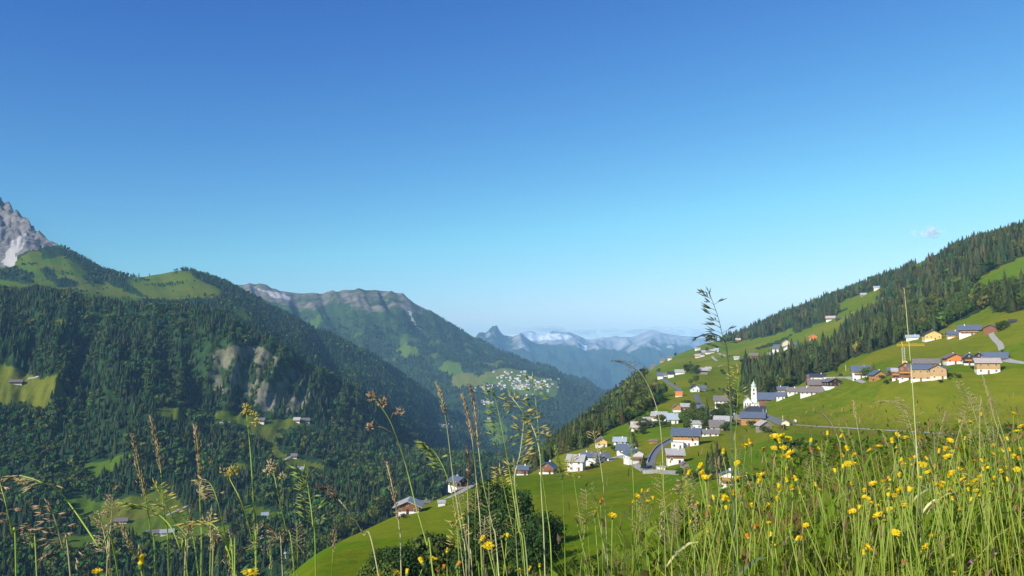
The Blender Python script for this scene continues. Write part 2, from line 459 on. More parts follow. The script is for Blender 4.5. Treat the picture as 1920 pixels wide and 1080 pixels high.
MEADOW_C1 = [
 [(-60, 682), (0, 680), (30, 690), (75, 708), (100, 722), (70, 740), (40, 757), (-60, 760)],
 [(288, 777), (310, 762), (335, 762), (352, 780), (345, 795), (320, 787)],
 [(398, 790), (405, 772), (440, 767), (470, 780), (500, 788), (575, 788), (580, 798), (540, 804), (513, 808), (512, 830), (527, 850), (570, 860), (617, 875), (600, 886), (560, 882), (518, 868), (500, 850), (486, 805), (440, 795)],
 [(418, 872), (440, 862), (470, 875), (480, 886), (440, 886)],
 [(112, 937), (140, 925), (170, 940), (240, 935), (280, 925), (290, 908), (320, 925), (345, 948), (352, 962), (380, 982), (440, 990), (420, 1012), (340, 1022), (300, 1022), (220, 1002), (170, 992), (150, 972)],
 [(452, 943), (490, 953), (540, 968), (500, 982), (462, 972)],
 [(118, 1025), (150, 1012), (162, 1040), (130, 1058)],
]
CLIFF = [[(385, 665), (430, 645), (490, 650), (560, 700), (588, 745), (565, 775), (520, 782), (480, 765), (430, 745), (395, 730)]]


def mask_C1(px, py, P):
    jx = px + 6 * noise2(P[..., 0] * .012, P[..., 1] * .012); jy = py + 5 * noise2(P[..., 0] * .015 + 9, P[..., 1] * .012)
    M = np.zeros(px.shape + (3,))
    M[..., 0] = anypoly(jx, jy, MEADOW_C1)
    M[..., 0] = np.maximum(M[..., 0], (fbm(P[..., 0] * .0055 + 40, P[..., 1] * .0055, 3) > .36) & (py > 600))
    n = fbm(px * .05, py * .022, 4) + .5 * fbm(px * .12 + 5, py * .05, 3)
    M[..., 1] = anypoly(jx, jy, CLIFF) * np.clip(.52 + .9 * n, 0, .85)
    return M


def disp_C1(x, y, px, py, q):
    amp = np.interp(q, [0, 1, 3, 3.6, 5, 6, 8], [4, 6, 16, 76, 72, 15, 15])
    amp = amp * (1 - .8 * np.exp(-((px - 20) / 80)**2 - ((py - 722) / 48)**2))
    g = fbm(px * .0095 + .003 * py + 3, py * .003, 4, ridged=True) - .25
    return amp * g + 4 * fbm(x * .01, y * .01, 4)


mat_left = terrain_mat("left_mountain_ground", .45, grassA=(.105, .160, .012), grassB=(.150, .170, .016), rock=(.25, .225, .15), rockB=(.085, .095, .05))
loft('left_hillside', C1_lines, -500, 1100, 4.0, [6, 22, 24, 22, 22, 26, 8, 5], mat_left, disp_C1, mask_C1)

# ---- C2: the ridge behind it with high pastures and the rock peak
C2_lines = [
 [(-600, 660, 2400), (0, 650, 2350), (300, 660, 2250), (450, 740, 2100), (600, 850, 2030), (740, 905, 2240), (900, 915, 2650), (1050, 920, 3100)],
 [(-600, 560, 2700), (0, 560, 2650), (150, 562, 2600), (270, 575, 2520), (420, 600, 2450), (500, 665, 2250), (600, 770, 2110), (700, 818, 2230), (800, 858, 2480), (900, 878, 2850), (1050, 895, 3300)],
 [(-600, 525, 3000), (0, 535, 2950), (100, 538, 2950), (200, 552, 2900), (280, 560, 2900), (400, 556, 2950), (470, 590, 2850), (550, 665, 2540), (620, 722, 2370), (700, 766, 2450), (800, 816, 2720), (900, 852, 3050), (1050, 886, 3500)],
 [(-600, 480, 3500), (0, 496, 3400), (60, 480, 3400), (120, 485, 3400), (200, 525, 3250), (300, 534, 3200), (360, 515, 3300), (420, 545, 3150), (500, 595, 3100), (600, 655, 3120), (700, 705, 3200), (800, 768, 3330), (900, 828, 3480), (1050, 878, 3700)],
 [(-600, 350, 4600), (-60, 380, 4400), (0, 430, 4200), (40, 445, 4100), (75, 458, 4000), (110, 466, 3900), (150, 486, 3700), (200, 512, 3550), (260, 524, 3550), (300, 518, 3500), (340, 511, 3450), (400, 524, 3400), (460, 553, 3400), (520, 586, 3420), (620, 634, 3470), (700, 674, 3530), (760, 712, 3600), (830, 768, 3660), (900, 824, 3720), (1050, 876, 3900)],
 [(-600, 200, 5200), (-120, 290, 4900), (-50, 340, 4700), (0, 378, 4550), (22, 392, 4480), (40, 406, 4400), (58, 426, 4300), (75, 442, 4200), (110, 460, 4000), (150, 482, 3780), (200, 508, 3650), (260, 520, 3650), (300, 514, 3600), (340, 508, 3550), (400, 521, 3500), (460, 550, 3500), (520, 583, 3500), (620, 631, 3560), (700, 671, 3620), (760, 708, 3680), (830, 764, 3740), (900, 822, 3800), (1050, 876, 4000)],
 [(-600, 300, 6200), (0, 450, 5600), (110, 510, 5000), (300, 560, 4500), (520, 640, 4400), (760, 760, 4600), (900, 870, 4700), (1050, 920, 4900)],
]
MEADOW_C2 = [
 [(25, 492), (60, 470), (110, 473), (150, 488), (162, 505), (172, 522), (200, 530), (230, 545), (285, 560), (230, 570), (150, 565), (60, 545), (-100, 530), (-100, 500)],
 [(228, 522), (265, 518), (300, 512), (335, 506), (355, 508), (375, 525), (400, 535), (420, 547), (405, 557), (330, 562), (280, 560), (255, 542)],
 [(38, 602), (60, 592), (92, 590), (85, 602), (65, 614), (45, 610)],
 [(430, 563), (450, 575), (475, 600), (455, 600), (432, 580)],
]
TREES_C2 = [[(72, 505), (90, 500), (110, 520), (95, 530)], [(100, 528), (120, 520), (147, 530), (140, 540), (105, 540)], [(76, 470), (95, 463), (125, 478), (100, 485), (78, 484)], [(153, 515), (175, 512), (188, 527), (170, 534)], [(-20, 508), (25, 500), (62, 516), (60, 535), (-20, 520)]]
ROCK_C2 = [[(-700, 100), (0, 370), (45, 400), (80, 440), (114, 458), (80, 464), (60, 470), (32, 478), (26, 497), (8, 502), (-700, 510)]]
SCREE = [[(4, 492), (14, 470), (24, 452), (50, 436), (42, 466), (30, 476), (28, 497), (12, 500)]]


def mask_C2(px, py, P):
    jx = px + 4 * noise2(P[..., 0] * .012, P[..., 1] * .012); jy = py + 3 * noise2(P[..., 0] * .015 + 9, P[..., 1] * .012)
    M = np.zeros(px.shape + (3,))
    M[..., 0] = anypoly(jx, jy, MEADOW_C2) & ~anypoly(jx, jy, TREES_C2)
    M[..., 1] = anypoly(jx, jy, ROCK_C2)
    M[..., 2] = anypoly(jx, jy, SCREE)
    return M


def disp_C2(x, y, px, py, q):
    rk = np.clip((115 - px) / 60, 0, 1) * np.clip((q - 3.2), 0, 1)
    amp = np.interp(px, [0, 450, 560, 1000], [7, 7, 30, 30]) * np.interp(q, [0, 2, 4.6, 5, 6], [1, 1, .8, .15, 1])
    return amp * (fbm(px * .014 - .006 * py, py * .006 + 5, 4, ridged=True) - .2) + rk * 48 * (fbm(px * .06 + 3, py * .045, 5, ridged=True) - .1)


mat_ridge = terrain_mat("high_pasture_ground", .4, grassA=(.095, .150, .012), grassB=(.128, .160, .016), rock=(.27, .245, .225), rockB=(.10, .098, .095), extra=(.46, .43, .39))
loft('left_mountain', C2_lines, -600, 1050, 3.6, [8, 22, 22, 20, 16, 6], mat_ridge, disp_C2, mask_C2)

# ---- D: the middle mountain, bare on top, with the far village on its terrace
D_lines = [
 [(200, 1000, 3200), (700, 960, 2900), (900, 915, 2500), (1000, 920, 2500), (1300, 960, 2500)],
 [(200, 900, 3900), (700, 880, 3500), (850, 862, 3150), (950, 842, 3150), (1040, 825, 3300), (1300, 850, 3500)],
 [(200, 820, 4300), (700, 810, 4000), (820, 792, 3750), (920, 795, 3750), (1000, 790, 3850), (1300, 810, 4300)],
 [(200, 770, 4700), (700, 765, 4500), (800, 755, 4350), (900, 744, 4300), (980, 748, 4300), (1060, 758, 4400), (1300, 790, 4900)],
 [(200, 730, 5100), (700, 715, 5050), (800, 700, 5000), (850, 690, 5000), (930, 690, 5000), (985, 696, 5000), (1060, 715, 5100), (1120, 738, 5200), (1300, 780, 5400)],
 [(200, 640, 5900), (480, 600, 5900), (600, 615, 5800), (700, 610, 5800), (800, 632, 5900), (900, 662, 6000), (960, 679, 6000), (1040, 702, 6000), (1110, 730, 6100), (1300, 790, 6300)],
 [(200, 570, 6600), (440, 548, 6600), (500, 560, 6500), (590, 572, 6400), (640, 566, 6400), (700, 562, 6400), (740, 568, 6400), (790, 590, 6350), (850, 620, 6300), (900, 645, 6250), (960, 672, 6250), (1040, 698, 6250), (1110, 726, 6300), (1300, 788, 6500)],
 [(200, 560, 7200), (440, 534, 7200), (470, 536, 7200), (492, 534, 7150), (510, 544, 7100), (545, 548, 7000), (590, 552, 6950), (640, 547, 6900), (700, 544, 6900), (732, 547, 6850), (782, 572, 6700), (842, 607, 6550), (900, 637, 6450), (960, 667, 6400), (1040, 694, 6400), (1112, 723, 6450), (1300, 786, 6600)],
 [(200, 620, 8500), (500, 600, 8500), (700, 610, 8200), (900, 690, 7800), (1112, 780, 7600), (1300, 850, 7600)],
]
MEADOW_D = [
 [(818, 690), (835, 678), (860, 680), (872, 700), (868, 714), (840, 707)], [(843, 716), (880, 698), (905, 712), (900, 727), (858, 732)],
 [(903, 702), (928, 692), (955, 690), (985, 698), (1010, 706), (1040, 714), (1046, 735), (1035, 748), (1010, 747), (960, 741), (935, 727), (915, 720), (900, 732), (884, 730)],
 [(1015, 705), (1040, 701), (1050, 708)], [(903, 682), (925, 681), (940, 673), (945, 681), (925, 692)], [(903, 756), (925, 754), (932, 763), (914, 768)],
 [(803, 785), (825, 793), (832, 805), (813, 802)], [(903, 792), (940, 788), (952, 806), (930, 817), (903, 806)], [(845, 815), (868, 806), (885, 820), (900, 832), (870, 836)],
 [(740, 657), (760, 645), (785, 655), (790, 668), (755, 668)], [(912, 824), (948, 816), (960, 832), (925, 838)], [(822, 763), (850, 772), (858, 784), (835, 782)],
]
ROCK_D = [[(430, 520), (730, 530), (782, 568), (800, 590), (770, 592), (735, 580), (690, 588), (640, 566), (585, 582), (540, 572), (500, 562), (470, 556)]]
SCREE_D = [[(766, 583), (773, 583), (776, 600), (790, 618), (786, 620), (770, 602)], [(474, 538), (505, 545), (545, 556), (545, 562), (510, 556)]]


def mask_D(px, py, P):
    jx = px + 4 * noise2(P[..., 0] * .006, P[..., 1] * .006); jy = py + 3 * noise2(P[..., 0] * .006 + 9, P[..., 1] * .006)
    M = np.zeros(px.shape + (3,))
    n = fbm(P[..., 0] * .0045, P[..., 1] * .0045, 4)
    M[..., 0] = np.maximum(anypoly(jx, jy, MEADOW_D), ((n > .17) & (py < 700)) * .52)
    M[..., 1] = anypoly(jx, jy, ROCK_D) * np.clip(.56 + .6 * n + .2 * (px < 560), 0, .85)
    M[..., 2] = .7 * anypoly(jx, jy, SCREE_D)
    return M


def disp_D(x, y, px, py, q):
    amp = np.interp(q, [0, 2.4, 3.4, 4.2, 5.2, 6.7, 7, 8], [15, 15, 8, 8, 70, 60, 10, 30])
    return amp * (fbm(px * .018 - .008 * py, py * .007 + 2, 5, ridged=True) - .2)


mat_mid = terrain_mat("middle_mountain_ground", .2, grassA=(.14, .205, .025), grassB=(.19, .215, .035), forest=(.032, .056, .022), rock=(.25, .215, .18), rockB=(.075, .085, .05), extra=(.50, .47, .43))
loft('middle_mountain', D_lines, 200, 1300, 3.4, [5, 12, 12, 12, 22, 20, 12, 6], mat_mid, disp_D, mask_D)

# ---- E: two far ranges
E1_lines = [
 [(700, 860, 8062), (1000, 850, 8062), (1500, 860, 8062)],
 [(700, 760, 11288), (1000, 740, 11288), (1200, 735, 11288), (1500, 760, 11288)],
 [(700, 690, 13975), (900, 650, 13975), (1000, 668, 13975), (1100, 680, 13975), (1200, 672, 13975), (1320, 690, 13975), (1500, 720, 13975)],
 [(700, 660, 15588), (880, 638, 15588), (914, 627, 15588), (922, 622, 15588), (929, 616, 15588), (936, 622, 15588), (946, 629, 15588), (985, 633, 16125), (1000, 641, 16125), (1030, 650, 16662), (1060, 649, 17200), (1085, 631, 17738), (1100, 640, 17738), (1125, 652, 17738), (1150, 658, 17200), (1180, 652, 17200), (1215, 643, 17200), (1260, 646, 17200), (1300, 654, 17200), (1350, 672, 17200), (1500, 700, 17200)],
 [(700, 740, 19350), (929, 690, 19350), (1100, 700, 20425), (1300, 720, 20425), (1500, 780, 20425)],
]
E2_lines = [
 [(700, 780, 14336), (1100, 770, 15232), (1600, 780, 15232)],
 [(700, 690, 17920), (960, 670, 17920), (1100, 672, 18368), (1250, 668, 18368), (1600, 680, 18368)],
 [(700, 660, 20160), (930, 640, 20160), (960, 627, 20429), (978, 624, 20429), (995, 621, 20429), (1010, 627, 20608), (1022, 629, 20608), (1036, 622, 20608), (1060, 624, 20608), (1080, 628, 21056), (1105, 637, 21056), (1130, 635, 21056), (1158, 632, 21056), (1180, 632, 21056), (1200, 626, 21056), (1222, 620, 21056), (1245, 626, 21056), (1272, 630, 21056), (1300, 633, 21056), (1345, 640, 21056), (1600, 660, 21056)],
 [(700, 720, 23296), (1000, 700, 23296), (1300, 700, 23744), (1600, 720, 23744)],
]


def mask_E(snow):
    def f(px, py, P):
        n = fbm(P[..., 0] * .0008, P[..., 1] * .0008, 5); M = np.zeros(px.shape + (3,))
        M[..., 1] = np.clip((655 + 34 * n - py) / 22 + .25, 0, .9) * np.clip((px - 930) / 60, .45, 1) if not snow else .9
        if snow:
            e = ((px - 1000) / 60)**2 + ((py - 631) / 8)**2
            M[..., 2] = np.clip(.95 - .35 * e + .6 * n, np.clip((640 - py) / 18, 0, .3) + .5 * n, 1)
        else: M[..., 2] = .62 * (np.abs(px - 1092) < 10) * (np.abs(py - 648) < 9) * (n > -.1)
        return M
    return f


def disp_E(a):
    def f(x, y, px, py, q):
        m = len(E1_lines) if a > 420 else 4
        k = np.interp(q, [0, 1, m - 2.4, m - 2, m - 1], [.3, .8, .45, .03, .3])
        return a * k * (fbm(px * .02 - .01 * py, py * .02 + 4, 5, gain=.42, ridged=True) - .15)
    return f


mat_far = terrain_mat("far_range_ground", .035, grassA=(.07, .11, .03), grassB=(.09, .11, .03), forest=(.02, .035, .02), rock=(.50, .47, .45), rockB=(.15, .16, .15), extra=(.9, .91, .93))
loft('near_far_range', E1_lines, 700, 1500, 2.6, [8, 14, 26, 6], mat_far, disp_E(450), mask_E(False))
LAYERS['near_far_range']['ob'].name = 'blue_mountain_range'
loft('snowy_mountain_range', E2_lines, 700, 1600, 2.6, [6, 22, 6], mat_far, disp_E(400), mask_E(True))

# ---- the valley floor, one sheet under everything
gm = terrain_mat("valley_floor_ground", .3)
zf = -640.0
me = mesh_np('ground', np.array([[-23000, -3000, zf], [23000, -3000, zf], [23000, 32000, zf], [-23000, 32000, zf]]), np.array([[0, 1, 2, 3]]), gm, np.array([[0., 0, 0]] * 4))
tag(link('ground', me), kind='structure')

# ---- air
def haze_box():
    m, nt, nd, lk = new_mat("haze_air")
    v = N(nt, 'ShaderNodeVolumePrincipled')
    v.inputs['Color'].default_value = (.33, .66, 1, 1); v.inputs['Density'].default_value = HAZE
    v.inputs['Anisotropy'].default_value = -.3
    o = N(nt, 'ShaderNodeOutputMaterial'); lk.new(v.outputs[0], o.inputs['Volume'])
    b = MB().box(-23500, 23500, -3500, 32500, zf - 1, 1480)
    ob = b.build('haze', m); tag(ob, kind='stuff')


HAZE = 5.2e-5
haze_box()

# ---- clouds beyond the air box
CLOUD = bpy.data.materials.new('thin_cloud'); CLOUD.use_nodes = True
nt = CLOUD.node_tree; nt.nodes.clear()
t_ = N(nt, 'ShaderNodeBsdfTransparent'); d_ = N(nt, 'ShaderNodeBsdfDiffuse', inp={'Color': (.95, .90, .90, 1)}); tl = N(nt, 'ShaderNodeBsdfTranslucent', inp={'Color': (.95, .90, .90, 1)})
m1 = N(nt, 'ShaderNodeMixShader', inp={0: .12}); nt.links.new(d_.outputs[0], m1.inputs[1]); nt.links.new(tl.outputs[0], m1.inputs[2])
m2 = N(nt, 'ShaderNodeMixShader', inp={0: .075}); nt.links.new(t_.outputs[0], m2.inputs[1]); nt.links.new(m1.outputs[0], m2.inputs[2])
o_ = N(nt, 'ShaderNodeOutputMaterial'); nt.links.new(m2.outputs[0], o_.inputs[0])


def cloud(px, py, wpx, hpx, n, Y, label, seed):
    r = np.random.default_rng(seed); V = []; F = []; c0 = at(px, py, Y); k = Y / FPX
    for j in range(n):
        ox, oz = r.normal(0, .27) * wpx * k, r.normal(0, .2) * hpx * k; oy = r.normal(0, .2) * wpx * k
        rx = wpx * k * r.uniform(.07, .17); rz = hpx * k * r.uniform(.22, .46); b = len(V)
        nu, nv = 18, 10
        for i in range(nv + 1):
            th = math.pi * i / nv
            for q in range(nu):
                ph = 2 * math.pi * q / nu; w_ = 1 + .22 * math.sin(3 * ph + j) * math.sin(th) + .15 * math.sin(5 * th + 2 * ph + j * 2)
                V.append((ox + rx * w_ * math.sin(th) * math.cos(ph), oy + rx * w_ * math.sin(th) * math.sin(ph), oz + rz * w_ * math.cos(th)))
        F += [(b + i * nu + q, b + i * nu + (q + 1) % nu, b + (i + 1) * nu + (q + 1) % nu, b + (i + 1) * nu + q) for i in range(nv) for q in range(nu)]
    o = link('cloud', mesh_np('cloud', np.array(V), np.array(F), CLOUD, smooth=True), None, tuple(c0))
    o['label'] = label; o['category'] = 'cloud'; o['kind'] = 'stuff'


cloud(1742, 437, 64, 17, 16, 33500, 'single small pale cloud above the right ridge', 1)
cloud(1010, 618, 130, 9, 14, 34000, 'wispy cloud strip behind the snowy peaks', 2)
cloud(1095, 624, 110, 9, 12, 34000, 'wispy cloud behind the middle of the far range', 3)
cloud(1225, 620, 170, 11, 18, 34000, 'broad pale cloud bank on the right part of the far range', 4)
cloud(1300, 626, 120, 11, 12, 34000, 'pale cloud beside the right hillside meadow skyline', 5)
# ------------------------------------------------------------------ trees
def tmpl_conifer(tiers, n, seed):
    """ragged stacked skirts: verts in a unit box (radius 1, height 1)"""
    r = np.random.default_rng(seed); V = []; F = []; T = []
    for k in range(tiers):
        a = k / tiers
        z0 = .05 + .86 * a; rad = (1 - a) ** .9 * (1 if k else .9) + .05
        top = min(1.0, z0 + .95 / tiers * 1.9); c = len(V)
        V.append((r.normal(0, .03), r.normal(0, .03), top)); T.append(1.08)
        ph = r.uniform(0, 6.28)
        for i in range(2 * n):
            t = ph + math.pi * i / n + r.normal(0, .12)
            q = rad * (r.uniform(.85, 1.2) if i % 2 == 0 else r.uniform(.38, .6))
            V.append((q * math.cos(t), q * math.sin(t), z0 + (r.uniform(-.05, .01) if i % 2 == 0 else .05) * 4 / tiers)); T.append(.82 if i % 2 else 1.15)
        F += [(c, c + 1 + i, c + 1 + (i + 1) % (2 * n)) for i in range(2 * n)]
    return np.array(V), np.array(F), np.array(T)


def tmpl_leafy(n, seed, lobes=5, size=.3, low=.22):
    """a crown of n small leaf clusters through several lobes, unit radius and height"""
    r = np.random.default_rng(seed); V = []; F = []; T = []
    C = [(0, 0, .62, .8)] + [(r.uniform(-.5, .5), r.uniform(-.5, .5), r.uniform(.38, .82), r.uniform(.4, .62)) for _ in range(lobes)]
    for k in range(n):
        cx, cy, cz, rr = C[r.integers(len(C))]
        d = r.normal(0, 1, 3); d /= np.linalg.norm(d); q = rr * r.uniform(.55, 1.05)
        p = np.array([cx + d[0] * q, cy + d[1] * q, cz + d[2] * q * .48]); p[2] = max(low * .6, min(1, p[2]))
        nn = d + r.normal(0, .5, 3); nn /= np.linalg.norm(nn)
        a = np.cross(nn, r.normal(0, 1, 3)); a /= np.linalg.norm(a); b = np.cross(nn, a)
        s = size * r.uniform(.6, 1.3); c = len(V); sh = r.uniform(.7, 1.3)
        for (u, v) in ((-1, -.5), (.2, -.9), (1, .3), (-.1, .9)):
            o = (a * u + b * v) * s; V.append((p[0] + o[0], p[1] + o[1], p[2] + o[2] * .55)); T.append(sh)
        F += [(c, c + 1, c + 2), (c, c + 2, c + 3)]
    return np.array(V), np.array(F), np.array(T)


def scatter(layer, n, qlo, qhi, dens):
    """n random ground points on a layer, weighted by surface area and dens(px, py, P)"""
    L = LAYERS[layer]; P = L['P']; q = L['q']
    r = np.where((q >= qlo) & (q <= qhi))[0]; r0, r1 = r[0], r[-1]
    A, B, C_ = P[r0:r1, :-1], P[r0:r1, 1:], P[r0 + 1:r1 + 1, :-1]
    area = np.linalg.norm(np.cross(B - A, C_ - A), axis=-1)
    PX, PY = L['PX'][r0:r1, :-1], L['PY'][r0:r1, :-1]
    wgt = area * dens(PX, PY, P[r0:r1, :-1]) * ((PX > -90) & (PX < 2010) & (PY < 1180))
    wgt = wgt.ravel() / wgt.sum()
    k = rng.choice(len(wgt), n, p=wgt)
    i, j = np.unravel_index(k, area.shape); i = i + r0
    u = rng.random((n, 1)); v = rng.random((n, 1))
    return (P[i, j] * (1 - u) + P[i, j + 1] * u) * (1 - v) + (P[i + 1, j] * (1 - u) + P[i + 1, j + 1] * u) * v


TREE_MAT = tinted("tree_foliage", .85, .1, .12)
BARK = plain("bark", (.10, .075, .055), .9, .3, 3)


def tree_cols(n, base, var=.3, warm=.25):
    c = np.array(base)[None] * rng.normal(1, var, (n, 1)).clip(.45, 1.9)
    c[:, 0] *= rng.normal(1, warm, n).clip(.5, 1.9)
    c[:, 2] *= rng.normal(1, .2, n).clip(.5, 1.6)
    return c


def forest(name, pts, H, Rr, tmpls, cols, which=None):
    """one mesh of many trees"""
    VV = []; FF = []; CC = []; base = 0
    if which is None: which = rng.integers(0, len(tmpls), len(pts))
    for k, (V, F, T) in enumerate(tmpls):
        s = np.where(which == k)[0]
        if not len(s): continue
        a = rng.uniform(0, 6.28, len(s))[:, None]; ca, sa = np.cos(a), np.sin(a)
        r = Rr[s][:, None]
        x = (V[None, :, 0] * ca - V[None, :, 1] * sa) * r + pts[s, 0:1]
        y = (V[None, :, 0] * sa + V[None, :, 1] * ca) * r + pts[s, 1:2]
        z = V[None, :, 2] * H[s][:, None] + pts[s, 2:3] - .03 * H[s][:, None]
        VV.append(np.stack([x, y, z], -1).reshape(-1, 3))
        FF.append((F[None] + (np.arange(len(s)) * len(V))[:, None, None] + base).reshape(-1, 3))
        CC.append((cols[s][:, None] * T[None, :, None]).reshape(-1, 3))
        base += len(s) * len(V)
    me = mesh_np(name, np.concatenate(VV), np.concatenate(FF), TREE_MAT, np.concatenate(CC))
    o = link(name, me); tag(o, kind='stuff')
    return o


CON_M = [tmpl_conifer(6, 5, s) for s in range(5)]
CON_L = [tmpl_conifer(4, 4, s + 20) for s in range(4)]
CON_XL = [tmpl_conifer(2, 3, s + 40) for s in range(4)]
LEAF_M = [tmpl_leafy(90, s, 5, .26) for s in range(5)]
LEAF_L = [tmpl_leafy(26, s + 9, 4, .5) for s in range(3)]
LEAF_S = [tmpl_leafy(9, s + 19, 3, .8) for s in range(3)]
SPRUCE = (.035, .058, .020)
SPRUCE_FAR = (.026, .050, .021)
BROAD = (.066, .106, .022)
SPRUCE_B = (.056, .070, .022)
BROAD_B = (.080, .108, .020)


def mixed(name, pts, hlo, hhi, con, leaf, pleaf, scale=1.0, cb=SPRUCE, lb=BROAD):
    n = len(pts)
    cl = noise2(pts[:, 0] * .008, pts[:, 1] * .008) * .5 + rng.normal(0, .18, n)
    isl = cl > np.quantile(cl, 1 - pleaf) if pleaf > 0 else np.zeros(n, bool)
    H = rng.uniform(hlo, hhi, n) * rng.choice([1, 1, 1, .7], n) * scale
    Rr = np.where(isl, H * rng.uniform(.28, .4, n), H * rng.uniform(.17, .27, n)); H = np.where(isl, H * .75, H)
    cols = np.where(isl[:, None], tree_cols(n, lb, .36, .3), tree_cols(n, cb, .36, .28))
    which = np.where(isl, len(con) + rng.integers(0, len(leaf), n), rng.integers(0, len(con), n))
    forest(name, pts, H, Rr, con + leaf, cols, which)


# left, front
def dens_C1(px, py, P):
    L = LAYERS['left_hillside']
    m = np.maximum(mask_C1(px, py, P), mask_C1(px, py - 9, P) * [1, 0, 0])
    n = fbm(P[..., 0] * .006 + 3, P[..., 1] * .006, 4)
    d = (m[..., 0] < .5) * np.where(m[..., 1] > .25, .13, 1.0) * np.clip(1.0 + 1.3 * n, .06, 1.9)
    return d * np.where(py > 1090, .4, 1) * np.clip(1700 / P[..., 1], .8, 2)


pts = scatter('left_hillside', 15500, .3, 6.25, dens_C1)
low = project(pts)[1] > 780
mixed('spruce_forest', pts[~low], 11, 24, CON_M, LEAF_M, .34)
mixed('mixed_forest', pts[low], 11, 23, CON_M, LEAF_M, .5)
# left, behind
def dens_C2(px, py, P):
    m = np.maximum(mask_C2(px, py, P), mask_C2(px, py - 5, P) * [1, 0, 0])
    edge = np.clip((px - 95) / 60, 0, 1)
    n = fbm(P[..., 0] * .004 + 3, P[..., 1] * .004, 4)
    return (m[..., 0] < .5) * (m[..., 1] < .5) * (m[..., 2] < .5) * np.clip(.9 + 1.1 * n, .15, 1.8) * np.where(py < 500, np.where(px < 110, 0.02, 1), 1)


pts = scatter('left_mountain', 13500, .6, 5.08, dens_C2)
mixed('ridge_forest', pts, 13, 23, CON_L, LEAF_L, .2, cb=SPRUCE_FAR)
# scattered trees on the high pastures
def dens_C2b(px, py, P):
    m = mask_C2(px, py, P); n = fbm(P[..., 0] * .01 + 8, P[..., 1] * .01, 3)
    return (m[..., 0] > .5) * np.clip(n - .15, 0, 1)


pts = scatter('left_mountain', 260, .8, 5.0, dens_C2b)
mixed('pasture_trees', pts, 8, 15, CON_L, LEAF_L, .5, cb=SPRUCE_FAR)
bpy.data.objects['pasture_trees'].name = 'pasture_scrub'
# middle mountain
def dens_D(px, py, P):
    m = mask_D(px, py, P); n = fbm(P[..., 0] * .002 + 3, P[..., 1] * .002, 4)
    return (m[..., 0] < .4) * (m[..., 1] < .4) * np.clip((py - np.interp(px, [440, 560, 760, 820], [556, 590, 592, 580])) / 30, 0, 1) * np.clip(.8 + 1.4 * n, .1, 2)


pts = scatter('middle_mountain', 30000, .8, 7.05, dens_D)
mixed('mountain_forest', pts, 16, 26, CON_XL, LEAF_S, .15, cb=(.028, .05, .024), lb=(.05, .085, .03))

# right hillside: the largest as single trees, the rest as one wood each
def dens_B(px, py, P):
    m = np.maximum(mask_B(px, py, P), mask_B(px, py - 10, P) * (px > 1340)[..., None]); n = fbm(P[..., 0] * .012 + 3, P[..., 1] * .012, 3)
    return (m[..., 0] < .5) * np.clip(1 + .8 * n, .3, 1.6) * np.where((px < 840) | (P[..., 1] < 450), 0, 1) * np.clip(900 / P[..., 1], .35, 1.8)


ptsB = scatter('hillside', 9500, 2.0, 6.15, dens_B)


# single trees: shared crown and trunk meshes
def hd_conifer(seed):
    r = np.random.default_rng(seed); V = []; F = []; T = []
    nw = 17; H = 1.0
    for k in range(nw):
        a = k / (nw - 1); z = .10 + .87 * a; rad = (.98 * (1 - a) ** .85 + .03) * r.uniform(.85, 1.1)
        nb = 8 if a < .7 else 6; ph = r.uniform(0, 6.28)
        for i in range(nb):
            if r.random() < .08: continue
            t = ph + 6.283 * i / nb + r.normal(0, .15); L = rad * r.uniform(.7, 1.15)
            d = np.array([math.cos(t), math.sin(t)]); s = np.array([-d[1], d[0]])
            dr = .06 + .05 * (1 - a); sh = r.uniform(.75, 1.25); c = len(V)
            wd = L * .34 + .05
            for (u, v, zz) in ((0, 0, .025), (.45, wd * .8, -.2 * dr), (.45, -wd * .8, -.2 * dr), (.8, wd * .55, -.8 * dr), (.8, -wd * .55, -.8 * dr), (1, 0, -dr), (.6, 0, .012)):
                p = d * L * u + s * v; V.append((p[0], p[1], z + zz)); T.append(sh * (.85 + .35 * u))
            F += [(c, c + 1, c + 6), (c, c + 6, c + 2), (c + 1, c + 3, c + 6), (c + 2, c + 6, c + 4), (c + 6, c + 3, c + 5), (c + 6, c + 5, c + 4)]
    c = len(V); V += [(.05, 0, .93), (-.03, .04, .93), (-.03, -.04, .93), (0, 0, 1.02)]; T += [1] * 4
    F += [(c, c + 1, c + 3), (c + 1, c + 2, c + 3), (c + 2, c, c + 3)]
    return np.array(V), np.array(F), np.array(T)


def tree_meshes(fn, seeds, base, var, cat):
    out = []
    for s in seeds:
        V, F, T = fn(s); r = np.random.default_rng(s + 77)
        b = np.array(base) * r.normal(1, var); b[0] *= r.normal(1, .15)
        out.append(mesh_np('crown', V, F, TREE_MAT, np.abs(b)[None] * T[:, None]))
    return out


def trunk_mesh(leafy, seed=0):
    m = MB(); r = random.Random(seed)
    if leafy:
        m.tube([(0, 0, -.06), (.01, 0, .15), (.02, .01, .34), (0, 0, .6)], [.055, .042, .034, .01], 7)
        for k in range(5):
            t = 6.28 * k / 5 + r.uniform(-.3, .3); z = r.uniform(.26, .45)
            m.tube([(0.01, 0, z), (.2 * math.cos(t), .2 * math.sin(t), z + .12), (.42 * math.cos(t), .42 * math.sin(t), z + .26)], [.022, .015, .005], 5)
    else: m.tube([(0, 0, -.06), (0, 0, .3), (0, 0, .98)], [.085, .06, .008], 7)
    return m.mesh('trunk', BARK)


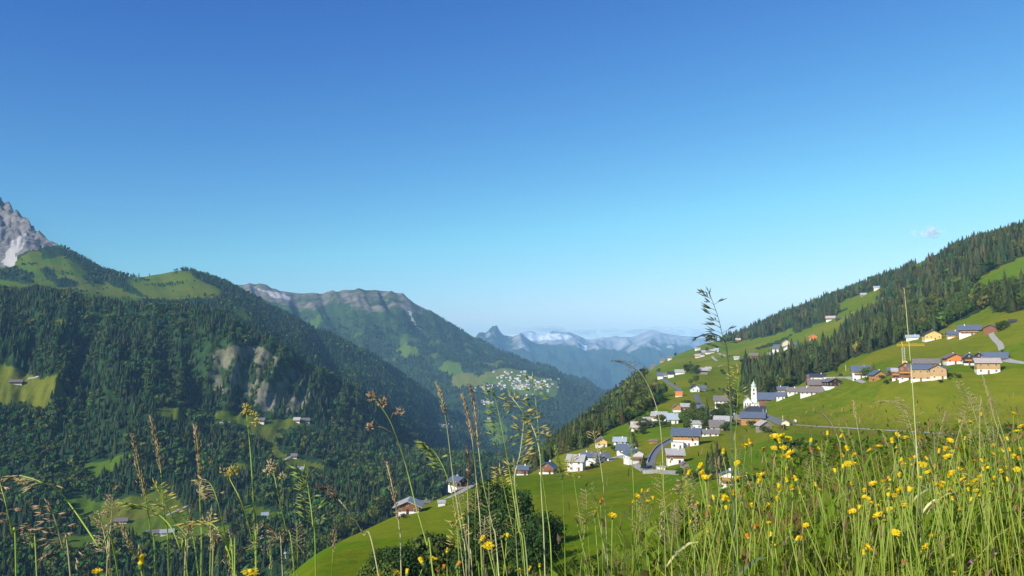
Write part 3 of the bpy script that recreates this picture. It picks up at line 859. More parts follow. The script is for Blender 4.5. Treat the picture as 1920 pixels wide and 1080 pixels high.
CROWN_C = tree_meshes(hd_conifer, range(12), SPRUCE_B, .25, 'c')
CROWN_B = tree_meshes(lambda s: tmpl_leafy(900, s, 8, .085), range(12), BROAD_B, .25, 'b')
CROWN_N = tree_meshes(lambda s: tmpl_leafy(4200, s + 50, 10, .042), range(4), (.040, .075, .018), .12, 'n')
CROWN_S = tree_meshes(lambda s: tmpl_leafy(420, s + 90, 5, .12, .05), range(5), (.06, .09, .018), .2, 's')
CROWN_R = tree_meshes(lambda s: tmpl_leafy(500, s + 130, 5, .09, .05), range(2), (.10, .030, .028), .1, 'r')
TRUNK_C = trunk_mesh(False); TRUNK_B = [trunk_mesh(True, k) for k in range(3)]


def tree(kind, loc, H, Rr, label, group=None, cat='tree'):
    """kind: spruce, broadleaf, near, bush, red"""
    nm = {'spruce': 'spruce_tree', 'broadleaf': 'broadleaf_tree', 'near': 'broadleaf_tree', 'bush': 'bush', 'red': 'copper_shrub'}[kind]
    e = empty(nm, loc, random.uniform(0, 6.28)); tag(e, label, cat, group)
    cr = random.choice({'spruce': CROWN_C, 'broadleaf': CROWN_B, 'near': CROWN_N, 'bush': CROWN_S, 'red': CROWN_R}[kind])
    c = link('crown' if kind not in ('bush', 'red') else 'foliage', cr, e); c.scale = (Rr, Rr, H)
    t = link('trunk' if kind not in ('bush', 'red') else 'stem', TRUNK_C if kind == 'spruce' else random.choice(TRUNK_B), e)
    t.scale = (H * .22, H * .22, H) if kind == 'spruce' else (Rr, Rr, H)
    return e


n = len(ptsB)
pxB, pyB = project(ptsB)
cl = noise2(ptsB[:, 0] * .01, ptsB[:, 1] * .01) * .6 + rng.normal(0, .2, n) + np.where(pxB < 1250, .38, 0) + np.where((pxB > 1560) & (pyB > 540), .1, 0)
isl = cl > np.quantile(cl, .52)
HB = np.where(isl, rng.uniform(10, 17, n), rng.uniform(14, 26, n)) * rng.choice([1, 1.12, .85, .7, .55], n)
HB *= np.where(pxB < 1250, .8, 1)
HB *= np.where(pyB < np.interp(pxB, [1350, 1560, 1920], [640, 560, 440]), .66, 1)
RB = np.where(isl, HB * rng.uniform(.34, .46, n), HB * rng.uniform(.17, .26, n))
big = HB / ptsB[:, 1] * ((pxB > -10) & (pxB < 1930) & (pyB < 1000))
single = np.zeros(n, bool)
single[np.argsort(-(big * ~isl))[:250]] = True
single[np.argsort(-(big * isl))[:150]] = True
for k in np.where(single)[0]:
    west = pxB[k] < 1260; wood = 'the wooded gorge edge left of the village' if west else ('the wood behind the church and hillside houses' if pyB[k] > 560 or pxB[k] < 1600 else 'the steep wood below the skyline')
    if isl[k]: tree('broadleaf', ptsB[k], HB[k], RB[k], 'rounded broadleaf tree among others in ' + wood, 'broadleaf trees in ' + wood)
    else: tree('spruce', ptsB[k], HB[k], RB[k], 'tall dark spruce among others in ' + wood, 'spruces in ' + wood)
rest = ~single
cols = np.where(isl[:, None], tree_cols(n, BROAD_B, .35, .3), tree_cols(n, SPRUCE_B, .35, .35))
which = np.where(isl, 5 + rng.integers(0, 5, n), rng.integers(0, 5, n))
forest('hillside_forest', ptsB[rest], HB[rest], RB[rest], CON_M + LEAF_M, cols[rest], which[rest])
# ------------------------------------------------------------------ houses
HM = {
 'white': plain('white_render', (.78, .76, .71), .85, .05, .8), 'cream': plain('cream_render', (.70, .60, .42), .85, .06, .8),
 'orange': plain('larch_cladding', (.46, .22, .07), .8, .22, 1.2, (6, 6, .6)), 'brown': plain('brown_boards', (.22, .095, .05), .8, .25, 1.2, (6, 6, .6)),
 'dark': plain('dark_boards', (.055, .034, .026), .8, .25, 1.2, (6, 6, .6)), 'tan': plain('pale_timber', (.46, .29, .135), .8, .15, 1.2, (6, 6, .6)),
 'grey': plain('weathered_boards', (.26, .22, .19), .85, .2, 1.2, (6, 6, .6)), 'yellow': plain('yellow_render', (.78, .52, .17), .85, .06, .8),
 'paint': plain('orange_render', (.72, .22, .06), .85, .06, .8), 'red': plain('red_render', (.55, .10, .07), .85, .06, .8),
 'r_blue': plain('blue_grey_roof', (.115, .14, .185), .55, .14, .9, (1, 4, 1)), 'r_light': plain('light_grey_roof', (.40, .385, .36), .7, .16, .9, (1, 4, 1)),
 'r_brown': plain('brown_grey_roof', (.19, .165, .15), .75, .18, .9, (1, 4, 1)), 'r_dark': plain('dark_roof', (.05, .054, .068), .6, .2, .9, (1, 4, 1)),
 'r_pale': plain('pale_blue_roof', (.36, .42, .47), .6, .1, .9, (1, 4, 1)), 'r_pink': plain('pinkish_roof', (.48, .40, .36), .75, .12, .9, (1, 4, 1)),
 'stone': plain('stone_wall', (.33, .31, .28), .9, .3, 1.5), 'asphalt': plain('asphalt', (.17, .17, .175), .9, .1, 1.0), 'gravel': plain('pale_gravel', (.40, .37, .31), .95, .15, 1.0),
 'frame': plain('window_frame', (.62, .58, .52), .6, .05), 'metal': plain('grey_metal', (.35, .36, .37), .5, .05, metal=.6),
 'crane': plain('yellow_paint', (.75, .47, .03), .5, .05), 'copper': plain('green_copper', (.50, .62, .52), .6, .12, 1.5), 'gold': plain('gilt', (.8, .55, .15), .35, .05, metal=1),
}
gm_, nt_, _, lk_ = new_mat('window_glass')
b_ = N(nt_, 'ShaderNodeBsdfPrincipled', inp={'Base Color': (.03, .035, .045, 1), 'Roughness': .12, 'Specular IOR Level': .6}); o_ = N(nt_, 'ShaderNodeOutputMaterial'); lk_.new(b_.outputs[0], o_.inputs[0])
HM['glass'] = gm_
WIN_CACHE = {}


def win_mesh(w, h):
    k = (round(w, 1), round(h, 1))
    if k not in WIN_CACHE:
        w, h = k; t = .1
        f = MB(); f.box(-w / 2, w / 2, -.07, .0, -h / 2, -h / 2 + t); f.box(-w / 2, w / 2, -.07, 0, h / 2 - t, h / 2)
        f.box(-w / 2, -w / 2 + t, -.068, 0, -h / 2 + t, h / 2 - t); f.box(w / 2 - t, w / 2, -.068, 0, -h / 2 + t, h / 2 - t); f.box(-.04, .04, -.06, 0, -h / 2 + t, h / 2 - t)
        p = MB().box(-w / 2 + .05, w / 2 - .05, -.035, -.004, -h / 2 + .05, h / 2 - .05)
        WIN_CACHE[k] = (f.mesh('window', HM['frame']), p.mesh('pane', HM['glass']))
    return WIN_CACHE[k]


def house(label, px, py, w, hw, hr, dr, face, yaw, low, up, roof, split=0.0, layers=('hillside',), name='house', cat='house', group=None, wins=True, balc=False, chim=True, loc=None, flat=False):
    """w, hw, hr: front width, wall height and roof rise as seen (photo pixels); dr: depth / width; split: white share of the wall"""
    p = None; q_ = py
    while q_ < py + 40:
        c_ = hit(px, q_, layers)
        if c_ is not None and (p is None or c_.y < .7 * p.y): p = c_
        if p is not None and q_ > py + 3: break
        q_ += .7
    if p is None: print('NO GROUND', label); return None
    k = p.y / FPX
    W, h, rise = w * k, hw * k, hr * k
    D = W * dr
    small = w < 17
    e = empty(name, p, -math.atan2(p.x, p.y) + R(yaw)); tag(e, label, cat, group)
    sw = face == 'g'
    L, S = (D, W) if sw else (W, D)            # along the ridge, across it

    def put(mb, nm, mat, parent):
        if sw: mb.v = [(S / 2 - y, x + L / 2, z) for x, y, z in mb.v]
        return mb.build(nm, HM[mat], parent)
    ht = h * split; base = -max(3.0, h * .6)
    if split > 0:
        put(MB().prism([(0, base), (0, ht), (S, ht), (S, base)][::-1], -L / 2, L / 2), 'wall', low, e)
        a = .07
        prof = [(-a, ht), (-a, h), (S / 2, h + rise - .02), (S + a, h), (S + a, ht)]
        if flat: prof = [(-a, ht), (-a, h), (S + a, h), (S + a, ht)]
        put(MB().prism(prof[::-1], -L / 2 - a, L / 2 + a), 'upper_wall', up, e)
    else:
        prof = [(0, base), (0, h), (S / 2, h + rise - .02), (S, h), (S, base)]
        if flat: prof = [(0, base), (0, h), (S, h), (S, base)]
        put(MB().prism(prof[::-1], -L / 2, L / 2), 'wall', up, e)
    ov = min(1.5, .14 * S); t = .28 if not small else .35
    if flat: prof = [(-.2, h + .003), (-.2, h + t), (S + .2, h + t), (S + .2, h + .003)]
    else:
        sl = rise / (S / 2)
        prof = [(-ov, h - ov * sl), (-ov, h - ov * sl + t), (S / 2, h + rise + t), (S + ov, h - ov * sl + t), (S + ov, h - ov * sl), (S / 2, h + rise)]
    rf = put(MB().prism(prof[::-1], -L / 2 - ov, L / 2 + ov), 'roof', roof, e)
    if chim and not small and not flat:
        cx = L * .22 * random.choice((-1, 1)); cyy = S * .42
        c = MB().box(cx - .3, cx + .3, cyy - .3, cyy + .3, h + rise * .5, h + rise + .75); put(c, 'chimney', 'white' if random.random() < .6 else 'stone', rf)
    if wins and w >= 15:
        rows = max(1, min(3, int(h / 2.7))); ww, wh = (1.1, 1.3)

        def wall_wins(width, rot, ox, oy):
            n = max(1, min(5, int(width / 2.9)))
            for r_ in range(rows):
                z = h * (r_ + .52) / rows
                for i in range(n):
                    if r_ == 0 and rot == 0 and i == n // 2 and n > 1: continue
                    u = width * ((i + .5) / n - .5)
                    f, g = win_mesh(ww, wh)
                    o = link('window', f, e); q = link('pane', g, o)
                    a = .07 if (split > 0 and z > ht) else 0
                    o.rotation_euler = (0, 0, rot)
                    c_, s_ = math.cos(rot), math.sin(rot)
                    o.location = (ox + c_ * u + s_ * (a + .003), oy + s_ * u - c_ * (a + .003), z)
        wall_wins(W, 0, 0, 0)
        if yaw < -6: wall_wins(D, R(90), W / 2, D / 2)
        if yaw > 6: wall_wins(D, R(-90), -W / 2, D / 2)
        if sw and rise > 1.8:
            f, g = win_mesh(.9, 1.0); o = link('window', f, e); link('pane', g, o); o.location = (0, -.075 if split > 0 else -.003, h + rise * .3)
        dm = MB().box(-.5, .5, -.09, -.004, 0, 2.05).build('door', HM['brown' if up != 'brown' else 'dark'], e)
        dm.location = ((0.5 if max(1, int(W / 2.9)) % 2 == 0 else 0) * W / max(1, min(5, int(W / 2.9))), 0, 0)
        MB().box(.3, .4, -.14, -.09, 1.0, 1.05).build('handle', HM['metal'], dm)
    if balc:
        z = h * .52; b = MB().box(-W * .42, W * .42, -1.3, -.08, z - .15, z)
        bo = b.build('balcony', HM['brown'], e)
        r_ = MB().box(-W * .42, W * .42, -1.3, -1.22, z + .15, z + .95)
        for i in range(6): r_.box(-W * .42 + i * W * .84 / 5 - .04, -W * .42 + i * W * .84 / 5 + .04, -1.29, -1.23, z, z + .15)
        r_.build('railing', HM['orange' if up != 'orange' else 'dark'], bo)
    return e


H = house
# knoll and lower village
H('brown wooden barn on a white base, pale gable roof, alone on the knoll edge', 764, 965, 42, 15, 9, 1.1, 'g', -6, 'white', 'brown', 'r_light', .38, name='barn', cat='barn', chim=False)
H('dark wooden house with a long grey-blue roof beside the bend of the knoll road', 868, 914, 24, 11, 7, 1.5, 'g', 28, 'white', 'dark', 'r_blue', .2)
H('tiny whitewashed shed low on the grass between the barn and the knoll road', 828, 949, 13, 6, 3, .7, 'e', 0, 'white', 'white', 'r_light', name='shed', cat='shed', wins=False)
H('low brown-roofed shed just behind the lone brown barn', 796, 938, 20, 4, 3, .6, 'e', 8, 'grey', 'grey', 'r_brown', name='shed', cat='shed', wins=False)
H('grey-roofed shed hidden half behind the brown barn gable', 752, 946, 16, 8, 4, .9, 'e', -10, 'grey', 'grey', 'r_blue', name='shed', cat='shed', wins=False)
H('reddish timber house with grey roof, furthest left of the village row', 979, 889, 21, 11, 6, .9, 'e', -8, 'white', 'brown', 'r_blue', .2)
H('red-brown gabled house with white base, second in the row from the knoll', 1024, 889, 27, 12, 9, 1.0, 'g', -16, 'white', 'brown', 'r_blue', .28)
H('small pale-roofed house half hidden behind the red-brown gabled house', 1014, 868, 12, 13, 4, .9, 'e', 0, 'brown', 'white', 'r_light')
H('tall plain white house with wide light grey roof facing the lower field', 1078, 884, 29, 20, 9, .9, 'e', -14, 'white', 'white', 'r_light')
H('white house with dark blue-grey roof wedged behind the tall plain white house', 1104, 873, 25, 17, 7, .9, 'e', -10, 'white', 'white', 'r_blue')
H('low white cottage with blue-grey roof above the lower field', 1131, 866, 21, 9, 6, .8, 'e', 6, 'white', 'white', 'r_blue')
H('yellow gabled house with open porch under a brown roof by the gorge wood', 1128, 839, 20, 11, 6, .8, 'g', 6, 'white', 'yellow', 'r_brown', .45)
H('house with shiny pale blue roof at the foot of the bright green meadow', 1162, 834, 22, 7, 6, .8, 'e', -4, 'white', 'white', 'r_pale')
H('white house under a broad grey roof below the pale blue roof', 1170, 853, 27, 11, 8, .8, 'e', -12, 'white', 'white', 'r_blue')
H('large white gabled house with terrace beside the village road bend', 1193, 869, 30, 18, 8, .9, 'g', 20, 'white', 'white', 'r_blue', balc=True)
H('stacked brown woodpile shed on the meadow above the village road', 1225, 831, 15, 4, 2, .4, 'e', 0, 'orange', 'brown', 'r_brown', .4, name='woodshed', cat='shed', wins=False)
H('big inn with larch upper floor, white ground floor and dark blue roof', 1286, 838, 46, 23, 10, .75, 'e', -5, 'white', 'orange', 'r_blue', .52)
H('white flat-roofed annexe with four windows in front of the larch-clad inn', 1270, 842, 22, 12, 1, .35, 'e', -5, 'white', 'white', 'r_light', flat=True)
H('white house with brown timber floor and light grey roof below the inn', 1267, 871, 29, 19, 8, .9, 'e', 6, 'white', 'brown', 'r_light', .56, balc=False)
H('small brown-roofed outbuilding to the right of the house below the inn', 1285, 876, 12, 5, 4, .9, 'g', 20, 'grey', 'grey', 'r_brown', name='shed', cat='shed', wins=False)
H('white garage with brown door set in the stone retaining wall', 1239, 883, 16, 7, 1, .5, 'e', 0, 'white', 'white', 'r_light', flat=True, wins=False, name='garage', cat='garage')
H('white and dark red building with light roof rising behind the inn', 1302, 806, 26, 12, 4, .7, 'e', 0, 'white', 'white', 'r_light')
H('low long white outbuilding under a brown-grey roof right of the inn', 1332, 818, 30, 6, 6, .5, 'e', 0, 'white', 'white', 'r_brown')
H('white house with large brown-grey roof behind the low long outbuilding', 1345, 807, 24, 8, 10, .9, 'e', 4, 'white', 'white', 'r_brown')
H('dark wooden barn under a long light brown roof in the village centre', 1355, 797, 30, 9, 7, .6, 'e', -8, 'dark', 'dark', 'r_light', name='barn', cat='barn', chim=False)
H('large barn clad in bright larch with a blue-grey roof below the church', 1411, 796, 40, 14, 8, .7, 'e', -6, 'white', 'orange', 'r_blue', name='barn', cat='barn', chim=False)
H('building with near-black roof between the church and the larch-clad barn', 1417, 781, 33, 10, 8, .7, 'e', 0, 'tan', 'tan', 'r_dark')
H('small brown house with grey roof at the left end of the larch barn', 1385, 796, 13, 10, 7, .9, 'e', 0, 'white', 'brown', 'r_brown')
H('weathered grey barn with pinkish roof at the field edge below the larch barn', 1437, 806, 22, 9, 7, 1.0, 'g', 24, 'grey', 'grey', 'r_pink', name='barn', cat='barn', chim=False)
H('pale tan hut with rounded gable where the field road leaves the village', 1473, 799, 14, 7, 4, .8, 'g', -8, 'cream', 'cream', 'r_brown', name='hut', cat='hut')
H('long barn with big steel-blue roof to the right of the church', 1440, 754, 32, 7, 10, .8, 'e', -4, 'brown', 'brown', 'r_blue', name='barn', cat='barn', chim=False)
H('white house with steel-blue roof at the right end of the church barn', 1464, 750, 15, 8, 6, .8, 'e', -4, 'white', 'white', 'r_blue')
H('tall white house with brown roof and wooden balconies left of the church', 1352, 768, 22, 18, 7, .9, 'e', 0, 'white', 'white', 'r_brown', balc=True)
H('small white house with slate roof among the garden trees above the inn', 1314, 774, 12, 9, 5, .9, 'e', 0, 'white', 'white', 'r_blue')
H('little white cottage between the garden trees left of the brown-roofed tall house', 1331, 781, 11, 8, 4, .9, 'e', 0, 'white', 'white', 'r_brown')
H('low white-roofed hut beside the tall grass stem near the church', 1371, 783, 12, 5, 3, .9, 'e', 0, 'white', 'white', 'r_light', name='hut', cat='hut')
H('orange timber house with brown gable on the meadow above the pale-roofed row', 1270, 773, 13, 10, 5, .9, 'g', 10, 'white', 'orange', 'r_brown', .4)
H('brown house with a very pale roof next to the orange timber house', 1286, 770, 17, 8, 5, .8, 'e', 0, 'cream', 'brown', 'r_light', .3)
H('white and timber double house with long pale grey roof on the upper lane', 1235, 790, 26, 11, 6, .7, 'e', -10, 'white', 'orange', 'r_light', .45)
H('white house with dormer in a shiny pale blue roof on the upper lane', 1262, 795, 19, 10, 9, .9, 'e', 4, 'white', 'white', 'r_pale')
H('old brown-grey barn house with pinkish roof at the meadow brow', 1193, 808, 18, 8, 8, .9, 'e', -6, 'white', 'tan', 'r_pink', .4)
H('long low white house between the meadow brow barn and the upper lane', 1213, 801, 20, 7, 4, .6, 'e', -8, 'white', 'white', 'r_brown')
H('brown shed with light roof above the long low white house', 1213, 791, 15, 5, 3, .7, 'e', 0, 'brown', 'brown', 'r_light', name='shed', cat='shed', wins=False)
H('three-storey orange block with balconies alone on the green slope', 1273, 744, 13, 9, 1, .8, 'e', 0, 'cream', 'paint', 'r_light', .2, flat=True)
H('white house with dark roof and grey extension beside the hairpin path', 1304, 735, 15, 8, 5, .9, 'g', 12, 'white', 'white', 'r_dark')
H('grey-roofed extension on the right of the white house by the hairpin path', 1316, 732, 14, 4, 5, .8, 'e', 0, 'grey', 'grey', 'r_blue', name='shed', cat='shed')
# higher hamlets
far = dict(wins=False, chim=False)
H('white house with two grey roofs, leftmost of the roadside hamlet row', 1238, 711, 10, 7, 5, .9, 'e', 0, 'white', 'white', 'r_blue', **far)
H('smallest white cottage, second of the roadside hamlet row', 1248, 708, 7, 5, 3, .9, 'e', 0, 'white', 'white', 'r_brown', **far)
H('white house with near-black roof in the middle of the hamlet row', 1258, 708, 11, 7, 4, .9, 'e', 0, 'white', 'white', 'r_dark', **far)
H('long pale-roofed house ending the hamlet row beside the trees', 1275, 702, 17, 5, 4, .6, 'e', 0, 'white', 'white', 'r_light', **far)
H('pale-roofed barn with dark open front to the right of the hamlet trees', 1319, 702, 15, 8, 4, .7, 'e', 0, 'grey', 'dark', 'r_light', .5, name='barn', cat='barn', **far)
H('little tan house above the pale-roofed barn with dark front', 1328, 695, 10, 4, 3, .8, 'e', 0, 'tan', 'tan', 'r_light', **far)
for i, (x, y, w_, a_, r_, t_) in enumerate([(1308, 671, 9, 'paint', 'r_light', 'reddish'), (1316, 669, 10, 'white', 'r_brown', 'white'), (1321, 664, 11, 'white', 'r_light', 'long white'), (1328, 664, 8, 'cream', 'r_brown', 'cream'), (1336, 662, 9, 'brown', 'r_light', 'brown'), (1343, 660, 8, 'white', 'r_pale', 'pale-roofed')]):
    H('tiny %s house in the upper hamlet below the far meadow skyline' % t_, x, y, w_, 4, 3, .8, 'e', 0, 'white', a_, r_, .3, group='tiny houses of the upper hamlet', **far)
H('brown hut with dark door, left of two on the meadow skyline', 1242, 677, 8, 4, 3, .8, 'e', 0, 'brown', 'tan', 'r_brown', name='hut', cat='hut', **far)
H('white hut, right of the two on the meadow skyline', 1256, 675, 8, 4, 3, .8, 'e', 0, 'white', 'white', 'r_brown', name='hut', cat='hut', **far)
H('weathered hut against the blue mountains at the end of the meadow skyline', 1224, 686, 8, 4, 3, .8, 'e', 0, 'grey', 'grey', 'r_brown', name='hut', cat='hut', **far)
H('long low white barn under the skyline trees at the meadow top', 1308, 657, 10, 3, 2, .5, 'e', 0, 'white', 'white', 'r_light', name='barn', cat='barn', **far)
H('pink-walled hut below the forest left end of the right ridge', 1384, 641, 8, 4, 3, .8, 'e', 0, 'white', 'brown', 'r_pink', name='hut', cat='hut', **far)
H('white lone house on the open meadow left of the wood', 1381, 674, 9, 3, 3, .8, 'e', 0, 'white', 'white', 'r_light', **far)
H('reddish chalet with slate roof at the top left of the central wood', 1413, 671, 15, 5, 4, .8, 'e', -10, 'brown', 'brown', 'r_brown', **far)
H('bright white house, lowest of the hamlet above the central wood', 1453, 661, 13, 7, 3, .8, 'e', 0, 'white', 'white', 'r_brown', **far)
H('house with a glossy blue roof just above the bright white house', 1457, 654, 11, 4, 4, .9, 'e', 0, 'white', 'brown', 'r_blue', **far)
H('orange chalet topping the hamlet above the central wood', 1474, 648, 12, 7, 4, .9, 'g', 10, 'orange', 'cream', 'r_brown', **far)
H('white gabled house right of the bright white one above the wood', 1476, 657, 10, 6, 3, .9, 'g', 10, 'white', 'white', 'r_blue', **far)
H('grey-roofed barn at the right end of the hamlet above the wood', 1489, 651, 12, 5, 4, .8, 'e', 0, 'brown', 'grey', 'r_blue', name='barn', cat='barn', **far)
H('pale-roofed barn half hidden by the top of the central wood', 1450, 671, 19, 6, 4, .6, 'e', -8, 'white', 'grey', 'r_light', .3, name='barn', cat='barn', **far)
H('lone orange-red barn on the upper right meadow', 1525, 637, 13, 6, 4, .8, 'g', 8, 'paint', 'paint', 'r_pink', name='barn', cat='barn', **far)
H('brown chalet with reddish roof high on the right meadow', 1557, 601, 15, 5, 4, .8, 'e', -8, 'white', 'brown', 'r_pink', .3, **far)
H('dark-roofed shed to the right of the high reddish chalet', 1572, 601, 9, 3, 2, .8, 'e', 0, 'dark', 'dark', 'r_dark', name='shed', cat='shed', **far)
H('small white house at the foot of the distant crane mast', 1593, 600, 7, 4, 2, .8, 'e', 0, 'white', 'white', 'r_light', **far)
H('grey hay hut below the highest white house near the ridge', 1619, 555, 10, 3, 3, .7, 'e', 0, 'grey', 'grey', 'r_light', name='hut', cat='hut', **far)
H('highest white house under the right ridge forest', 1645, 543, 12, 4, 3, .7, 'e', 0, 'white', 'white', 'r_pale', **far)
# row between church and farms
H('red-walled shed with slate roof at the edge of the central wood', 1513, 714, 11, 7, 4, .8, 'e', 0, 'red', 'red', 'r_blue', name='shed', cat='shed', wins=False)
H('long white house with dark roof along the lane under the central wood', 1534, 715, 26, 9, 5, .6, 'e', 0, 'white', 'white', 'r_dark')
H('flat white garage block joined to the long white house under the wood', 1553, 715, 15, 7, 1, .6, 'e', 0, 'white', 'white', 'r_light', flat=True, wins=False, name='garage', cat='garage')
H('near-black old chalet with bright window rows on the field edge', 1566, 726, 24, 11, 5, 1.2, 'g', 26, 'white', 'dark', 'r_brown', .16)
H('chalet with orange gable and brown-grey roof below the long white house', 1530, 729, 24, 9, 8, .9, 'e', 8, 'white', 'orange', 'r_brown', .4)
H('long white house with wide brown-grey roof, lowest of the row by the field', 1522, 741, 40, 7, 8, .45, 'e', -4, 'white', 'white', 'r_brown')
H('orange timber house with bluish roof nearest the church barn', 1468, 737, 18, 7, 5, .8, 'e', 0, 'white', 'orange', 'r_blue', .4)
H('white house with brown-grey roof second in the row from the church barn', 1486, 741, 18, 8, 6, .8, 'e', 0, 'white', 'white', 'r_brown')
H('white house with blue roof and balcony, left of the garage path on the slope', 1615, 709, 29, 14, 9, .8, 'e', 4, 'white', 'white', 'r_blue', balc=True)
H('orange gabled house with grey roof behind the round green tree', 1650, 711, 22, 9, 7, 1.1, 'g', 22, 'orange', 'orange', 'r_blue')
H('dark barn with blue roof left of the great farm', 1671, 703, 12, 9, 4, .9, 'e', 0, 'dark', 'dark', 'r_blue', name='barn', cat='barn', wins=False)
H('brown balconied house with silvery roof against the great farm', 1681, 713, 15, 17, 5, .8, 'e', 0, 'white', 'brown', 'r_light', .2, balc=True)
H('red-brown gabled farmhouse at the left end of the great farm', 1699, 714, 24, 26, 8, 1.0, 'g', -4, 'white', 'brown', 'r_blue', .2, balc=True)
H('tall barn of pale upright boards under the long dark roof of the great farm', 1727, 715, 34, 24, 7, .6, 'e', 0, 'white', 'tan', 'r_blue', .2, name='barn', cat='barn', chim=False)
H('cream gabled farmhouse overgrown at the right end of the great farm', 1760, 712, 27, 21, 7, .9, 'g', -6, 'cream', 'tan', 'r_blue', .3)
H('long brown-grey roofed barn behind the great farm', 1737, 692, 42, 12, 7, .5, 'e', -4, 'brown', 'brown', 'r_brown', name='barn', cat='barn', chim=False)
H('bright orange gabled house on a white floor with brown roof', 1792, 683, 29, 13, 7, .9, 'g', 18, 'white', 'paint', 'r_brown', .42)
H('near-black chalet with flower balconies beside the bright orange house', 1818, 685, 18, 15, 7, 1.0, 'g', 8, 'white', 'dark', 'r_blue', .25, balc=True)
H('dark brown chalet with cross-braced gable between the chalet and the slate barn', 1836, 683, 21, 14, 7, 1.0, 'g', 4, 'white', 'dark', 'r_dark', .15)
H('red-brown barn with wide slate roof, rightmost of the upper farms', 1866, 681, 38, 11, 9, .6, 'e', -4, 'white', 'brown', 'r_blue', .15, name='barn', cat='barn', chim=False)
H('tan timber house on a white base with pinkish roof below the slate barn', 1854, 701, 38, 22, 7, .7, 'e', 10, 'white', 'tan', 'r_pink', .38, balc=False)
# highest farms on the right
H('low white farm with grey roof at the forest edge left of the yellow house', 1711, 638, 21, 6, 4, .6, 'e', 0, 'white', 'white', 'r_pale', wins=False)
H('yellow house with dark blue roof high on the meadow', 1750, 638, 28, 12, 7, .8, 'g', 14, 'white', 'yellow', 'r_dark', .15)
H('brown cottage with grey roof between the yellow house and the big chalet', 1788, 633, 19, 7, 6, .8, 'e', 8, 'white', 'orange', 'r_blue', .15)
H('big chalet with white base, brown floor and steel-blue roof on the upper meadow', 1818, 630, 34, 13, 8, .7, 'e', 0, 'white', 'brown', 'r_blue', .5, balc=True)
H('plain brown hay barn with gable beside the pale winding path', 1857, 625, 22, 11, 5, 1.0, 'g', -12, 'brown', 'brown', 'r_blue', name='barn', cat='barn', wins=False, chim=False)
H('dark-roofed hut cut by the upper meadow crest at the right', 1899, 606, 12, 4, 3, .8, 'e', 0, 'dark', 'dark', 'r_dark', name='hut', cat='hut', **far)
# lower right houses behind the flowers
H('white gabled house with balcony seen through the yellow flowers', 1366, 912, 32, 20, 7, .9, 'g', -8, 'white', 'white', 'r_blue', balc=True)
H('orange-brown gabled house right of the white house behind the flowers', 1397, 912, 22, 12, 7, .9, 'g', 0, 'white', 'orange', 'r_brown', .35)
H('shed with grey roof mostly hidden by flowers right of the orange-brown house', 1420, 916, 16, 9, 5, .8, 'e', -14, 'white', 'brown', 'r_blue', .3, name='shed', cat='shed')
# left side of the valley
LH = ('hillside', 'left_hillside')
H('white house with pale blue roof between dark trees at the valley foot', 545, 1049, 20, 12, 6, .9, 'e', -8, 'white', 'white', 'r_pale', layers=LH)
H('low blue-roofed shed by the white valley house', 569, 1046, 14, 3, 3, .7, 'e', 0, 'white', 'white', 'r_blue', layers=LH, name='shed', cat='shed', **far)
H('white house with blue roof in the trees left of the knoll', 660, 972, 24, 6, 4, .6, 'e', 0, 'white', 'white', 'r_pale', layers=LH, wins=False, chim=False)
for x, y, w_, a_, r_, l_ in [(226, 982, 20, 'brown', 'r_brown', 'brown barn in the middle of the large lower left meadow'), (313, 1003, 21, 'white', 'r_light', 'white-roofed farm in the lower left meadow'), (287, 1004, 22, 'grey', 'r_brown', 'grey barn left of the white-roofed farm in the lower left meadow'), (354, 1026, 11, 'white', 'r_pale', 'tiny white hut below the white-roofed farm'),
                             (421, 801, 16, 'white', 'r_light', 'white farmhouse on the meadow shelf under the cliff'), (486, 793, 17, 'brown', 'r_brown', 'brown barn on the meadow shelf right of the white farmhouse'), (556, 792, 11, 'brown', 'r_pink', 'left of two small barns at the right end of the cliff shelf'), (573, 793, 14, 'grey', 'r_brown', 'right of two small barns at the right end of the cliff shelf'),
                             (551, 860, 10, 'brown', 'r_brown', 'brown hut at the end of the pale track on the lower shelf'), (563, 885, 13, 'white', 'r_light', 'pale hut at the lower edge of the small forest meadow'), (406, 958, 15, 'dark', 'r_dark', 'dark hut among trees right of the large lower left meadow'), (497, 971, 11, 'white', 'r_pale', 'pale hut on the narrow clearing above the valley trees'),
                             (29, 721, 20, 'brown', 'r_brown', 'brown barn on the bright meadow at the left border'), (371, 928, 8, 'white', 'r_pale', 'tiny white hut at the top of the large lower left meadow')]:
    H(l_, x, y, w_, 5, 4, .8, 'e', random.uniform(-12, 12), 'white', a_, r_, .2, layers=('left_hillside',), name='barn' if 'barn' in l_ else ('hut' if 'hut' in l_ else 'house'), cat='barn' if 'barn' in l_ else ('hut' if 'hut' in l_ else 'house'), **far)

# tiny houses of the far villages: one mesh per colouring
def tiny(wall, roof):
    w_, d_, h_, r_ = 13, 10, 7, 3.5
    a = MB().prism([(0, -4), (0, h_), (d_ / 2, h_ + r_ - .1), (d_, h_), (d_, -4)][::-1], -w_ / 2, w_ / 2)
    b = MB().prism([(-1, h_ - .7), (-1, h_ - .2), (d_ / 2, h_ + r_ + .5), (d_ + 1, h_ - .2), (d_ + 1, h_ - .7), (d_ / 2, h_ + r_)][::-1], -w_ / 2 - 1, w_ / 2 + 1)
    return a.mesh('wall', HM[wall]), b.mesh('roof', HM[roof])


TINY = [tiny('cream', 'r_brown'), tiny('white', 'r_brown'), tiny('cream', 'r_pink'), tiny('white', 'r_blue'), tiny('brown', 'r_brown')]
ALL = ['middle_mountain', 'left_mountain', 'left_hillside', 'hillside']


